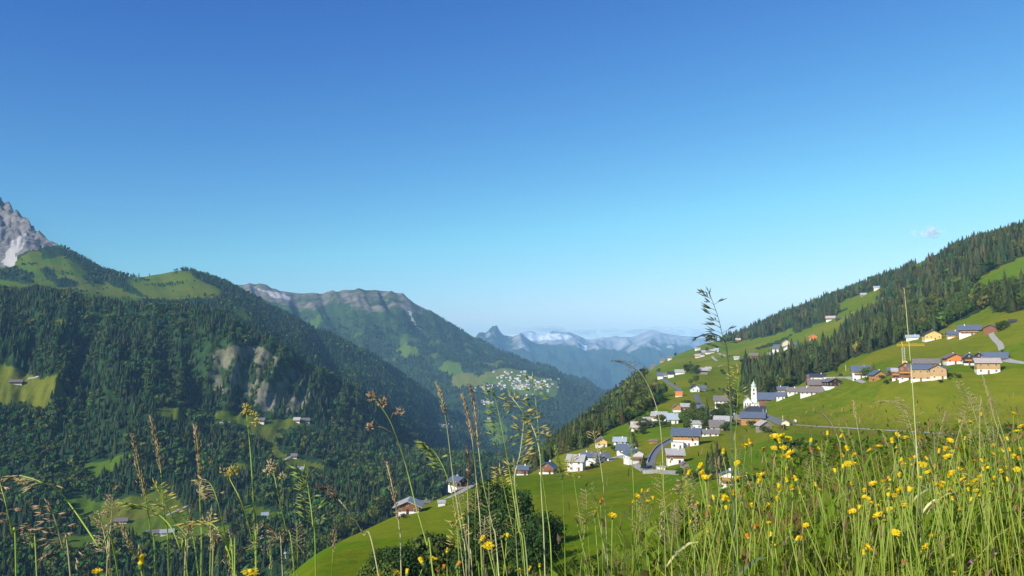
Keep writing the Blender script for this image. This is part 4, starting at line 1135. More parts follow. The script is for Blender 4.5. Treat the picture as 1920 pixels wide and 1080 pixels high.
def tiny_house(px, py, label, group, s=1.0):
    p = hit(px, py, ALL)
    if p is None: return
    e = empty('house', p, random.uniform(-.6, .6)); tag(e, label, 'house', group)
    a, b = random.choice(TINY[:4] if random.random() < .9 else TINY)
    for nm, m_ in (('wall', a), ('roof', b)):
        o = link(nm, m_, e); o.scale = (s * random.uniform(.8, 1.35), s, s * random.uniform(.8, 1.2))


LV = ('one of the tiny houses packed in the far village on the hazy terrace', 'houses of the far terrace village')
for k in range(78):
    a_ = random.gauss(0, 1.25); b_ = random.gauss(0, 1)
    x, y = 978 + 20 * a_, 722 + 7.5 * b_ + .12 * 20 * a_
    if 930 < x < 1042 and 704 < y < 743: tiny_house(x, y, *LV, .84)
for k in range(20): tiny_house(*(lambda t: (892 + 32 * t + random.gauss(0, 2), 732 - 6 * t + random.gauss(0, 2.2)))(random.random()), 'one of the tiny white houses strung along the left end of the far terrace', 'houses left of the far village', .9)
for k in range(15): tiny_house(random.uniform(905, 1000), random.uniform(697, 711), 'one of the scattered farms on the meadow above the far village', 'farms above the far village', .95)
for k in range(20): tiny_house(random.uniform(1005, 1056), random.uniform(712, 729), 'one of the small houses at the right edge of the far village', 'houses right of the far village', .95)
for k in range(12): tiny_house(random.gauss(912, 7), random.gauss(757, 1.6), 'one of the tiny houses in the hamlet clearing under the far village', 'houses of the clearing hamlet', 1.0)
for k in range(9): tiny_house(random.gauss(833, 6), random.gauss(800, 2.5), 'one of the tiny white houses in the shaded valley meadow', 'houses of the valley meadow hamlet', .85)
for k in range(14): tiny_house(random.uniform(838, 892), random.gauss(876, 2.4), 'one of the small houses on the valley floor behind the knoll', 'houses of the valley floor hamlet', .45)
tiny_house(917, 786, 'single white house above the lower hazy clearing', None, 1.0)
tiny_house(1057, 770, 'lone pale house on the gorge edge clearing', None, .5)
# bell tower of the far village
p = hit(970, 716, ALL)
e = empty('church', p); tag(e, 'tiny white church tower rising from the far village', 'church')
MB().box(-4, 4, -4, 4, -5, 24).build('tower', HM['white'], e); MB().lathe([(5.6, 24), (.2, 36)], 4).build('spire', HM['r_dark'], e); MB().box(4.01, 22, -5, 5, -5, 9).build('nave', HM['white'], e)

# ------------------------------------------------------------------ the church
p = hit(1408, 765, ('hillside',)); k = p.y / FPX
e = empty('church', p, -math.atan2(p.x, p.y)); tag(e, 'white village church with a slender tower and pale green onion dome', 'church')
tx = 6 * k
t0 = 5 * k
tw = MB(); tw.box(tx - t0, tx + t0, 3.4, 3.4 + 2 * t0, -6, 29 * k); tw.box(tx - t0 - .3, tx + t0 + .3, 3.1, 3.7 + 2 * t0, 29 * k, 29.8 * k); tw.box(tx - t0 * .9, tx + t0 * .9, 3.4 + .1 * t0, 3.4 + 1.9 * t0, 29.8 * k, 37 * k); tw.box(tx - t0 - .1, tx + t0 + .1, 3.3, 3.5 + 2 * t0, 37 * k, 37.7 * k)
to = tw.build('tower', HM['white'], e)
dome = [(t0 * .95, 37.7 * k), (t0 * .8, 38.8 * k), (t0 * .92, 40.2 * k), (t0 * .98, 41.6 * k), (t0 * .85, 43.2 * k), (t0 * .5, 44.8 * k), (t0 * .3, 45.6 * k), (t0 * .42, 46.4 * k), (t0 * .3, 47.3 * k), (t0 * .08, 49.2 * k), (.03, 53 * k)]
do = MB().lathe(dome, 14, (tx, 3.4 + t0)).build('dome', HM['copper'], to, True)
MB().box(tx - .5, tx + .5, 3.4 + t0 - .06, 3.4 + t0 + .06, 52.2 * k, 52.5 * k).box(tx - .07, tx + .07, 3.4 + t0 - .08, 3.4 + t0 + .08, 51 * k, 54 * k).build('cross', HM['gold'], do)
lv = MB().box(tx - .55, tx + .55, 3.34, 3.42 + .1 * t0, 31 * k, 35 * k).build('belfry_opening', HM['dark'], to)
MB().lathe([(.75, 0), (.75, .12)], 18).build('clock_face', HM['r_dark'], to).matrix_local = Matrix.Translation((tx, 3.38, 26 * k)) @ Matrix.Rotation(R(90), 4, 'X')
W2 = 7.5 * k; x0 = -13 * k; x1 = 2 * k; hN = 12 * k; rN = 8 * k
# nave with its gable to the viewer
nv = MB().prism([(x0, -6), (x0, hN), ((x0 + x1) / 2, hN + rN - .05), (x1, hN), (x1, -6)][::-1], -1.5, 20)
nv.v = [(y, x, z) for x, y, z in nv.v]; nv.f = [f[::-1] for f in nv.f]
nv.build('nave', HM['white'], e)
rf = MB().prism([(x0 - .6, hN - .6), (x0 - .6, hN - .25), ((x0 + x1) / 2, hN + rN + .35), (x1 + .3, hN - .25), (x1 + .3, hN - .6), ((x0 + x1) / 2, hN + rN)][::-1], -2.1, 20.5)
rf.v = [(y, x, z) for x, y, z in rf.v]; rf.f = [f[::-1] for f in rf.f]
rf.build('nave_roof', HM['r_light'], e)
MB().box(x1 + .01, 16 * k, -2, 9, -6, 8 * k).build('sacristy', HM['white'], e)
MB().prism([(-2.5, 7.9 * k), (-2.5, 8.3 * k), (9.5, 12 * k), (9.5, 7.9 * k)][::-1], x1 + .4, 16.6 * k).build('sacristy_roof', HM['copper'], e)
for i in range(3):
    f, g = win_mesh(.9, 2.4); o = link('window', f, e); link('pane', g, o); o.location = (x0 + (x1 - x0) * (.22 + .28 * i), -1.503, hN * .55)
for i in range(2):
    f, g = win_mesh(.9, 1.5); o = link('window', f, e); link('pane', g, o); o.location = (x1 + (16 * k - x1) * (.35 + .35 * i), -2.003, 4.2 * k)

# ------------------------------------------------------------------ crane, sign, poles, cars, walls
def crane(px, py, mast, jib, back, label):
    p = hit(px, py, ('hillside',)); k = p.y / FPX
    e = empty('tower_crane', p, -math.atan2(p.x, p.y)); tag(e, label, 'crane')
    s = .8; m_ = MB(); h = mast * k
    for x in (-s, s):
        for y in (-s, s): m_.tube([(x, y, -3), (x, y, h)], .14, 5)
    n = 14
    for i in range(n):
        z0, z1 = h * i / n, h * (i + 1) / n; a = s if i % 2 else -s
        for y in (-s, s): m_.tube([(a, y, z0), (-a, y, z1)], .07, 4)
        for x in (-s, s): m_.tube([(x, a, z0), (x, -a, z1)], .07, 4)
    m_.build('mast', HM['frame'], e)
    j = MB(); L = jib * k; z = h + .8
    for y, zz in ((-.6, z), (.6, z), (0, z + 1.1)): j.tube([(-4, y, zz), (L, y * .6, zz)], .12, 5)
    for i in range(16):
        x = -4 + (L + 4) * i / 16; x2 = -4 + (L + 4) * (i + 1) / 16
        j.tube([(x, -.6, z), (x2, 0, z + 1.1)], .07, 4); j.tube([(x, .6, z), (x2, 0, z + 1.1)], .07, 4)
    j.build('jib', HM['crane'], e)
    MB().tube([(0, 0, h), (-back[0] * k, 0, h + back[1] * k)], .28, 6).tube([(-back[0] * k, 0, h + back[1] * k), (L * .7, 0, z + 1.1)], .05, 4).build('peak', HM['crane'], e)
    MB().box(-1.1, 1.1, -1.1, 1.1, -1, 2.6).build('base', HM['crane'], e)


crane(1695, 684, 33, 36, (2.5, 10), 'yellow jib crane with white mast behind the great farm')
p = hit(1596, 600, ('hillside',)); k = p.y / FPX
e = empty('pole', p); tag(e, 'thin white pole standing by the high meadow house', 'pole')
MB().tube([(0, 0, -1), (0, 0, 15 * k)], .35, 8).build('shaft', HM['white'], e); MB().tube([(-3 * k, 0, 14 * k), (4 * k, 0, 14 * k)], .2, 6).build('crossbar', HM['crane'], e)
p = hit(1491, 795, ('hillside',)); k = p.y / FPX
e = empty('signboard', p, -math.atan2(p.x, p.y)); tag(e, 'small blank white board on posts in the field above the road', 'sign')
MB().box(-2.3 * k, 2.3 * k, -.05, .05, 4 * k, 8 * k).build('board', HM['white'], e)
for s in (-1, 1): MB().box(s * 1.9 * k - .06, s * 1.9 * k + .06, .06, .18, -.5, 7.5 * k).build('post', HM['grey'], e)
for i, (x, y, l_) in enumerate([(1431, 778, 'left of two white flagpoles by the black-roofed building'), (1437, 778, 'right of two white flagpoles by the black-roofed building'), (1468, 790, 'white pole behind the tan hut'), (1586, 695, 'thin pole left of the great farm roof')]):
    p = hit(x, y, ('hillside',)); k = p.y / FPX
    e = empty('pole', p); tag(e, l_, 'pole')
    MB().tube([(0, 0, -.5), (0, 0, 11 * k)], [.16, .1], 8).build('shaft', HM['white'], e); MB().lathe([(.02, 11 * k), (.2, 11 * k + .15), (.02, 11 * k + .35)], 8).build('finial', HM['gold'], e)


def car(px, py, colr, label, yaw=0, L=4.3):
    p = hit(px, py, ('hillside',)); e = empty('car', p + Vector((0, 0, .12)), -math.atan2(p.x, p.y) + R(yaw)); tag(e, label, 'car')
    paint = plain('car_paint', colr, .3, .03, spec=.6)
    w_ = .88
    b = MB().prism([(-.5 * L, .3), (-.5 * L, .75), (-.47 * L, .9), (-.2 * L, .98), (.3 * L, 1.0), (.48 * L, .9), (.5 * L, .5), (.5 * L, .3)], -w_, w_); b.v = [(y, x, z) for x, y, z in b.v]; b.f = [f[::-1] for f in b.f]
    b.build('body', paint, e)
    b = MB().prism([(-.22 * L, .98), (-.08 * L, 1.42), (.24 * L, 1.45), (.4 * L, 1.0)], -w_ * .9, w_ * .9); b.v = [(y, x, z) for x, y, z in b.v]; b.f = [f[::-1] for f in b.f]
    b.build('cabin', HM['glass'], e)
    MB().box(-.09 * L, .25 * L, -w_ * .86, w_ * .86, 1.43, 1.49).build('roof', paint, e)
    for x in (-.31 * L, .31 * L):
        for y in (-w_, w_):
            o = MB().lathe([(.31, -.1), (.33, -.06), (.33, .06), (.31, .1)], 14).build('wheel', HM['r_dark'], e); o.matrix_local = Matrix.Translation((x, y, .32)) @ Matrix.Rotation(R(90), 4, 'X')
            q = MB().lathe([(.19, -.11), (.19, .11)], 10).build('rim', HM['metal'], o)


car(1216, 879, (.012, .014, .03), 'dark car parked at the foot of the village road', 20)
car(1357, 806, (.42, .03, .03), 'red car parked beside the brown-roofed white house', 60)
car(1120, 864, (.75, .75, .75), 'white car in front of the blue-roofed cottage row', 10)


def ribbon(name, pts, wd, mat, layer='hillside', lift=.12, kind='structure', label=None, cat=None):
    """road or path draped on the slope through picture points"""
    P = [hit(x, y, (layer,)) for x, y in pts]; P = [q for q in P if q is not None]
    Q = []
    for a, b in zip(P[:-1], P[1:]):
        n = max(2, int((b - a).length / 3))
        Q += [a.lerp(b, i / n) for i in range(n)]
    Q.append(P[-1])
    Q = [sum((Q[max(0, min(len(Q) - 1, i + d))] for d in range(-2, 3)), Vector()) / 5 for i in range(len(Q))]
    V = []; F = []
    for i, q in enumerate(Q):
        t = (Q[min(i + 1, len(Q) - 1)] - Q[max(i - 1, 0)]); s = Vector((t.y, -t.x, 0)).normalized()
        for u in (-1, -.33, .33, 1):
            r_ = q + s * (wd / 2 * u); z = drop(r_.x, r_.y, layer); V.append((r_.x, r_.y, (z if z is not None else q.z) + lift))
    for i in range(len(Q) - 1):
        for c in range(3): F.append((i * 4 + c, i * 4 + c + 1, i * 4 + 5 + c, i * 4 + 4 + c))
    o = link(name, mesh_np(name, np.array(V), np.array(F), HM[mat], smooth=True))
    return tag(o, label, cat, None, kind)


ribbon('road', [(1262, 822), (1250, 831), (1238, 838), (1228, 848), (1221, 858), (1218, 868), (1216, 879), (1209, 885)], 5.5, 'asphalt')
ribbon('road', [(1481, 797), (1520, 799), (1560, 801), (1610, 804), (1660, 807), (1710, 810), (1760, 813), (1830, 817), (1900, 820)], 3.4, 'gravel')
ribbon('road', [(1431, 781), (1450, 786), (1466, 794), (1481, 797)], 5, 'asphalt')
ribbon('road', [(800, 943), (830, 938), (855, 928), (872, 918), (888, 908), (905, 900), (930, 894)], 5, 'gravel')
ribbon('path', [(1858, 624), (1860, 630), (1866, 637), (1874, 644), (1877, 650), (1878, 657)], 3.4, 'gravel')
ribbon('path', [(1884, 674), (1895, 678), (1920, 681), (1950, 683)], 4, 'gravel')
ribbon('path', [(1241, 710), (1252, 717), (1263, 724), (1273, 730), (1276, 738)], 4.5, 'asphalt')
ribbon('path', [(1305, 738), (1307, 746), (1309, 752), (1314, 758)], 4.5, 'asphalt')
ribbon('path', [(1344, 662), (1352, 665), (1360, 668)], 4, 'gravel')
ribbon('path', [(1335, 668), (1341, 674), (1344, 677)], 4, 'gravel')
ribbon('path', [(1345, 688), (1351, 686), (1356, 684)], 3, 'gravel')
ribbon('path', [(1560, 707), (1585, 708), (1600, 711), (1622, 718)], 3, 'gravel')
ribbon('path', [(1140, 866), (1155, 855), (1172, 858), (1190, 871), (1210, 884)], 4, 'gravel')
ribbon('path', [(520, 873), (535, 862), (548, 856)], 5, 'gravel', 'left_hillside', .6)
ribbon('path', [(310, 968), (335, 958), (352, 948)], 5, 'gravel', 'left_hillside', .6)
ribbon('path', [(50, 711), (66, 708), (74, 707)], 5, 'gravel', 'left_hillside', .6)
# walls by the road
def wall(pts, h, t, label):
    e = None; P = [hit(x, y, ('hillside',)) for x, y in pts]
    m_ = MB(); c = P[0]
    for a, b in zip(P[:-1], P[1:]):
        d = (b - a); s = Vector((d.y, -d.x, 0)).normalized() * t / 2
        v = [a - s, a + s, b + s, b - s]; lo = [q + Vector((0, 0, -1.5)) - c for q in v]; hi = [q + Vector((0, 0, h)) - c for q in v]
        m_.add(lo + hi, [(0, 3, 2, 1), (4, 5, 6, 7), (0, 1, 5, 4), (1, 2, 6, 5), (2, 3, 7, 6), (3, 0, 4, 7)])
    o = m_.build('stone_wall', HM['stone'], None); o.location = c; tag(o, label, 'wall')


wall([(1206, 888), (1232, 887), (1252, 889), (1272, 890)], 1.6, .7, 'long grey stone retaining wall in front of the white garage')
wall([(1256, 824), (1244, 831), (1232, 838), (1224, 847), (1218, 857), (1214, 868)], 1.0, .5, 'pale parapet wall along the outer side of the village road')
# fence posts on the slope above the field road
# ------------------------------------------------------------------ trees one can point at
def tr(kind, px, py, hpx, rr, label, group=None, layer=('hillside',)):
    p = hit(px, py, layer)
    if p is None: return
    Hm = hpx * p.y / FPX
    tree(kind, p, Hm, Hm * rr, label, group)


tr('spruce', 1326, 787, 42, .2, 'dark pointed spruce in the village garden above the inn', None)
G = 'garden trees above the inn'
for x, y, h_ in [(1283, 795, 26), (1290, 799, 24), (1298, 791, 22), (1309, 792, 26), (1318, 800, 28), (1322, 805, 22), (1300, 786, 20), (1340, 790, 24), (1345, 786, 20)]: tr('broadleaf', x, y, h_, .5, 'bushy green tree in the village gardens above the inn', G)
for x, y, h_ in [(1365, 762, 40), (1372, 766, 46), (1357, 757, 30), (1379, 760, 36)]: tr('spruce', x, y, h_, .2, 'dark spruce in the clump left of the church', 'spruces left of the church')
G = 'trees in the roadside hamlet'
for x, y, h_ in [(1289, 702, 18), (1294, 701, 20), (1300, 702, 18), (1306, 701, 16), (1310, 702, 13)]: tr('broadleaf', x, y, h_, .45, 'rounded tree in the small grove of the roadside hamlet', G)
tr('broadleaf', 1305, 719, 15, .55, 'dark round tree above the hairpin path, larger of the pair'); tr('broadleaf', 1295, 722, 12, .5, 'smaller dark tree of the pair above the hairpin path')
tr('bush', 1358, 703, 7, .6, 'small round bush alone on the upper meadow')
tr('spruce', 1189, 833, 24, .22, 'dark spruce right of the pale blue roof, larger of two'); tr('spruce', 1194, 838, 18, .24, 'small spruce right of the pale blue roof'); tr('spruce', 1207, 878, 26, .3, 'shaggy green conifer at the bend of the village road')
tr('spruce', 1638, 694, 17, .22, 'young spruce behind the white house with blue roof'); tr('broadleaf', 1623, 713, 26, .5, 'round bright green tree in front of the white balconied house')
tr('broadleaf', 1568, 700, 13, .4, 'lone small tree on the meadow slope above the near-black chalet'); tr('bush', 1576, 707, 8, .6, 'low bush on the meadow right of the lone small tree')
tr('bush', 1655, 711, 8, .9, 'spreading hedge bush before the orange gabled house')
tr('broadleaf', 1877, 621, 20, .55, 'round green tree beside the plain brown hay barn'); tr('broadleaf', 1886, 614, 14, .6, 'low tree right of the hay barn')
for x, y, h_ in [(1420, 805, 14), (1432, 812, 14), (1442, 815, 13), (1451, 818, 9), (1408, 803, 14), (1470, 807, 11)]: tr('bush', x, y, h_, .7, 'garden bush below the larch barn at the field edge', 'garden bushes below the larch barn')
for x, y, h_ in [(1217, 803, 14), (1232, 800, 13), (1240, 802, 12), (1248, 800, 11), (1221, 776, 12), (1196, 786, 20), (1186, 784, 22), (1178, 790, 24), (1204, 783, 14)]: tr('bush', x, y, h_, .6, 'leafy bush around the pale-roofed houses of the upper lane', 'bushes around the upper lane')
for x, y, h_ in [(1098, 872, 8), (1112, 878, 9), (1120, 876, 8), (1163, 850, 10), (1150, 846, 9), (1275, 892, 16), (1290, 893, 14), (1250, 887, 5)]: tr('bush', x, y, h_, .7, 'garden bush between the lower village houses', 'bushes between the lower village houses')
tr('red', 1103, 884, 9, .8, 'red-leaved bush before the house wedged behind the tall white one'); tr('red', 762, 930, 11, .6, 'copper-red bush behind the lone barn'); tr('red', 828, 930, 14, .7, 'large copper-red bush above the knoll road'); tr('red', 755, 972, 9, 1.1, 'dark red shrub at the foot of the barn gable')
# the dark clump in the hollow and other near trees
G = 'trees of the dark clump in the hollow'
for x, yb, yt, rr in [(925, 1020, 906, .5), (968, 1040, 925, .42), (890, 1050, 958, .5), (950, 1075, 955, .5), (1000, 1085, 960, .42), (912, 1095, 985, .5), (1028, 1075, 965, .4), (985, 1105, 1000, .5), (872, 1100, 1010, .4)]:
    tr('near', x, yb, yb - yt, rr * .95, 'dense dark green tree in the clump in the hollow below the village', G)
G = 'low trees at the knoll foot'
for x, yb, yt in [(715, 1110, 1035), (745, 1115, 1030), (775, 1110, 1020), (800, 1105, 1005), (822, 1100, 1010), (690, 1115, 1060), (838, 1100, 1025), (760, 1100, 1042), (730, 1120, 1052)]:
    tr('near' if x % 2 else 'broadleaf', x, yb, yb - yt, .5, 'dark tree in the row at the foot of the knoll', G)
for x, yb, yt in [(708, 1100, 1035), (737, 1100, 1030), (757, 1100, 1025)]: tr('spruce', x, yb, yb - yt, .2, 'small spruce poking from the tree row at the knoll foot', 'spruces at the knoll foot')
G = 'conifers behind the yellow flowers'
for x, yb, yt in [(1335, 888, 832), (1346, 892, 826), (1352, 890, 838), (1328, 890, 846), (1362, 892, 842)]: tr('spruce', x, yb, yb - yt, .22, 'dark conifer on the slope above the white house behind the flowers', G)
G = 'bushes behind the yellow flowers'
for x, yb, yt in [(1500, 880, 826), (1525, 885, 835), (1545, 890, 842), (1570, 898, 862), (1600, 900, 865), (1625, 905, 872), (1512, 895, 850), (1555, 905, 868), (1585, 905, 872), (1300, 905, 880), (1322, 905, 880), (1885, 835, 800), (1905, 830, 795)]: tr('bush', x, yb, yb - yt, .8, 'dark rounded bush on the slope just beyond the flowery meadow', G)
G = 'trees along the valley bottom left of the knoll'
for x, yb, yt in [(600, 1040, 985), (620, 1030, 975), (640, 1020, 970), (660, 1005, 955), (680, 995, 950), (700, 985, 945), (715, 975, 935), (585, 1055, 1000), (565, 1065, 1010), (615, 1045, 995), (640, 1000, 955), (725, 962, 930)]:
    p = hit(x, yb, ('left_hillside',)); Hm = min(22, (yb - yt) * p.y / FPX); tree('broadleaf', p, Hm, Hm * .5, 'leafy tree in the band along the valley left of the knoll', G)

G = 'village trees between the houses'
rv = random.Random(5); nv_ = 0
while nv_ < 62:
    x = rv.uniform(1175, 1500); y = np.interp(x, [1175, 1240, 1320, 1400, 1500], [815, 795, 785, 775, 742]) + rv.gauss(0, 16)
    if y > np.interp(x, [1175, 1260, 1340, 1480], [830, 815, 822, 790]) or (1378 < x < 1500 and 735 < y): continue
    tr('broadleaf' if rv.random() < .7 else 'bush', x, y, rv.uniform(9, 19), rv.uniform(.42, .6), 'leafy tree scattered between the village houses', G); nv_ += 1
G = 'shrubs around the hillside farms'
for k in range(34):
    x = rv.uniform(1505, 1890); y = np.interp(x, [1505, 1560, 1620, 1700, 1760, 1860, 1890], [735, 722, 711, 718, 712, 690, 640]) + rv.gauss(0, 5)
    tr('bush', x, y, rv.uniform(4, 9), rv.uniform(.5, .9), 'low shrub near the farms on the right hillside', G)
G = 'lone trees on the upper meadows'
for k in range(30):
    x = rv.uniform(1215, 1400); y = rv.uniform(650, 740)
    tr('broadleaf', x, y, rv.uniform(4, 9), rv.uniform(.4, .55), 'small lone tree dotted over the upper meadows', G)
# ------------------------------------------------------------------ the flowery meadow round the camera
def gz(x, y):
    x = np.asarray(x, float); y = np.asarray(y, float)
    yb = np.clip(1.7 + 1.5 * x, .85, 4.5); yb = np.where(x > 3.2, 4.5 + (x - 3.2) * .5, yb)
    d = np.maximum(0, y - yb)
    return -.72 + .05 * x + .02 * np.maximum(0, x - 3) ** 1.3 - .5 * (np.sqrt(d * d + .36) - .6) + .06 * np.maximum(0, -y) + .03 * noise2(x * 1.3, y * 1.3) + .012 * noise2(x * 5, y * 5)


soil = plain('meadow_soil', (.085, .125, .022), .95, .4, 9, bump=.8)
gx = np.concatenate([np.linspace(-28, -3, 26), np.linspace(-2.8, 5, 131), np.linspace(5.4, 45, 40)])
gy = np.concatenate([np.linspace(-14, 0, 15), np.linspace(.1, 7, 110), np.linspace(7.4, 60, 50)])
GX, GY = np.meshgrid(gx, gy)
V = np.stack([GX, GY, gz(GX, GY)], -1).reshape(-1, 3); i = np.arange(len(V)).reshape(GX.shape)
tag(link('meadow_ground', mesh_np('meadow_ground', V, np.stack([i[:-1, :-1], i[:-1, 1:], i[1:, 1:], i[1:, :-1]], -1).reshape(-1, 4), soil, smooth=True)), kind='structure')

GRASS_MAT = tinted('grass_blades', .6, .1, .5)


def blades(name, px, Y, h, wd, bend, col, segs=(0, .28, .55, .8, 1.0), lean=(0, 0), z0=None):
    n = len(px); h = h * np.interp(px, [700, 1000, 1300, 1500], [.45, .55, .8, 1.0])
    x = (px - 960) / FPX * Y; z = gz(x, Y) - .015
    if z0 is not None: z = z + z0
    line = np.interp(px, [380, 700, 900, 1050, 1200, 1300, 1400, 1500, 1700, 1920, 2000], [1075, 1070, 1045, 1020, 972, 928, 908, 874, 842, 794, 784]) - rng.exponential(12, n) + rng.uniform(0, 60, n)
    h = np.clip(np.minimum(h, (-(line - 690) / FPX * Y - z) / np.maximum(.55, 1 - .45 * bend)), .03, None)
    az = rng.uniform(0, 6.283, n); dx = np.cos(az) + lean[0]; dy = np.sin(az) + lean[1]
    m = np.hypot(dx, dy) + 1e-6; dx /= m; dy /= m
    ra = rng.uniform(0, 6.283, n); sx, sy = np.cos(ra), np.sin(ra)
    T = np.array(segs); V = np.zeros((n, len(T), 2, 3)); C = np.zeros((n, len(T), 2, 3))
    for k, t in enumerate(T):
        b = bend * t ** 2
        cx = x + dx * h * b; cyy = Y + dy * h * b; cz = z + h * (t - .45 * bend * t ** 2.2)
        w_ = wd * (1 - t ** 1.7) * .5 + .0002
        for s, sg in ((0, -1), (1, 1)):
            V[:, k, s, 0] = cx + sx * w_ * sg; V[:, k, s, 1] = cyy + sy * w_ * sg; V[:, k, s, 2] = cz
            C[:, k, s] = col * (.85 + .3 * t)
    m_ = len(T); base = (np.arange(n) * m_ * 2)[:, None, None]
    q = np.array([[2 * k, 2 * k + 1, 2 * k + 3, 2 * k + 2] for k in range(m_ - 1)])[None]
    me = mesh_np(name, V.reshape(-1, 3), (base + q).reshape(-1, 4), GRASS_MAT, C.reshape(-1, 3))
    return tag(link(name, me), kind='stuff')


def gsample(n, dens):
    out = []
    while sum(map(len, out)) < n:
        px = rng.uniform(380, 2500, n * 2); Y = np.sqrt(rng.uniform(.8 ** 2, 6.2 ** 2, n * 2))
        keep = rng.random(n * 2) < dens(px, Y); out.append(np.stack([px[keep], Y[keep]], 1))
    a = np.concatenate(out)[:n]; return a[:, 0], a[:, 1]


def gdens(px, Y):
    x = (px - 960) / FPX * Y
    yb = np.clip(1.7 + 1.5 * x, .85, 4.5)
    patch = np.clip(.65 + .8 * noise2(x * 2.2 + 4, Y * 2.2), .15, 1.3)
    return np.clip((px - 560) / 850, .04, 1) ** 1.5 * np.clip(1 - (Y - yb - .3) / .9, 0, 1) * patch * .8


def gcols(n, dry=.12):
    c = np.array([.29, .37, .024])[None] * rng.normal(1, .25, (n, 1)).clip(.45, 1.7)
    c[:, 0] *= rng.normal(1.05, .25, n).clip(.6, 1.8); k = rng.random(n) < dry
    c[k] = np.array([.46, .38, .15])[None] * rng.normal(1, .25, (k.sum(), 1)).clip(.5, 1.5)
    return c.clip(0, .8)


n = 64000; px, Y = gsample(n, gdens); blades('grass', px, Y, rng.gamma(6, .045, n).clip(.1, .5), rng.uniform(.0022, .005, n), rng.uniform(.08, 1.0, n), gcols(n), lean=(.25, 0))
n = 3600; px, Y = gsample(n, gdens); blades('broad_grass', px, Y, rng.uniform(.2, .44, n), rng.uniform(.007, .013, n), rng.uniform(.1, .7, n), gcols(n, .04) * np.array([.9, 1.05, 1]))
n = 2600; px, Y = gsample(n, gdens); blades('dry_grass', px, Y, rng.uniform(.28, .56, n), rng.uniform(.0012, .0022, n), rng.uniform(.05, .5, n), gcols(n, .7) * 1.1, lean=(-.4, 0))
# low leafy plants between the blades
n = 9000; px, Y = gsample(n, gdens)
blades('low_weeds', px, Y, rng.uniform(.04, .1, n), rng.uniform(.012, .028, n), rng.uniform(.3, 1.1, n), np.array([.125, .19, .026])[None] * rng.normal(1, .3, (n, 1)).clip(.4, 1.8), segs=(0, .2, .5, .8, 1), z0=rng.uniform(0, .24, n))
bpy.data.objects['low_weeds'].name = 'weeds'
n = 6800; px, Y = gsample(n, gdens)
lv = np.array([.18, .26, .024])[None] * rng.normal(1, .3, (n, 1)).clip(.4, 1.8); kb = rng.random(n) < .12; lv[kb] = np.array([.30, .17, .07])
blades('leafy_weeds', px, Y, rng.uniform(.05, .12, n), rng.uniform(.012, .03, n), rng.uniform(.4, 1.3, n), lv, segs=(0, .15, .4, .7, 1), z0=rng.uniform(.08, .30, n) * np.interp(px, [900, 1400], [.4, 1]))
bpy.data.objects['leafy_weeds'].name = 'undergrowth'
# tiny brown and straw seed specks hanging in the grass
n = 2600; px, Y = gsample(n, gdens)
blades('seed_chaff', px, Y, rng.uniform(.012, .035, n), rng.uniform(.003, .006, n), rng.uniform(.2, 1.2, n), np.array([.34, .22, .11])[None] * rng.normal(1, .35, (n, 1)).clip(.3, 1.9), z0=rng.uniform(.18, .46, n))

# ---- flowers
PETAL = plain('yellow_petal', (.86, .60, .012), .6, .06, 60, translucent=.25)
PETAL_O = plain('orange_petal', (.70, .30, .03), .7, .15, 60, translucent=.2)
BRACT = plain('green_bract', (.13, .19, .05), .7, .2, 60)
WITHER = plain('withered_head', (.30, .14, .05), .85, .35, 90)
STEM_G = plain('flower_stem', (.22, .28, .035), .6, .2, 8)


def petal_mesh(open_deg, n, seed, mat, nm='petals'):
    """unit: petal length 1; strap petals with toothed tips in two whorls"""
    r = random.Random(seed); m = MB()
    for w_ in range(2):
        cnt = n if w_ == 0 else int(n * .7)
        for i in range(cnt):
            a = 6.283 * (i + .5 * w_) / cnt + r.uniform(-.12, .12); el = R(open_deg + w_ * 16 + r.uniform(-9, 9)); L = (1 if w_ == 0 else .78) * r.uniform(.85, 1.1)
            ca, sa = math.cos(a), math.sin(a); v = []
            for t, wd in ((.0, .06), (.35, .12), (.75, .15), (1.0, .12)):
                cu = el + (.25 * t if open_deg > 50 else -.25 * t)
                rr = .12 + L * t * math.cos(cu); z = .1 + L * t * math.sin(cu)
                for s in (-1, 1): v.append((rr * ca - s * wd * sa, rr * sa + s * wd * ca, z))
            m.add(v, [(0, 1, 3, 2), (2, 3, 5, 4), (4, 5, 7, 6)])
    # the packed centre
    m.lathe([(.3, .1), (.36, .3), (.22, .45), (.02, .5)], 9)
    return m.mesh(nm, mat, True)


P_OPEN = [petal_mesh(a, 17, k, PETAL, 'flower_head') for k, a in enumerate((8, 18, 30))]
P_HALF = [petal_mesh(a, 15, k + 9, PETAL, 'flower_head') for k, a in enumerate((48, 58, 66))]
P_SHUT = [petal_mesh(a, 13, k + 19, PETAL, 'flower_head') for k, a in enumerate((76, 82))]
P_DEAD = [petal_mesh(a, 12, k + 29, PETAL_O if k == 0 else WITHER, 'flower_head') for k, a in enumerate((62, 70, 78))]
B_MESH = MB().lathe([(.03, -.55), (.2, -.5), (.3, -.25), (.27, .05), (.34, .22)], 10).mesh('bract', BRACT, True)


def stem_pts(b, t, sway=.075, n=7):
    b = Vector(b); t = Vector(t); s = Vector((random.uniform(-sway, sway), random.uniform(-sway, sway), 0)) * (t - b).length
    return [b.lerp(t, i / (n - 1)) + s * 4 * (i / (n - 1)) * (1 - i / (n - 1)) for i in range(n)]


def add_head(e, root, pos, Lp, kind, tilt):
    """flower head (> bract) at world position pos"""
    me = random.choice({'open': P_OPEN, 'half': P_HALF, 'shut': P_SHUT, 'dead': P_DEAD}[kind])
    h = link('flower_head', me, e); h.location = Vector(pos) - root; h.scale = (Lp,) * 3
    h.rotation_euler = (tilt[0], tilt[1], random.uniform(0, 6.28))
    link('bract', B_MESH, h)


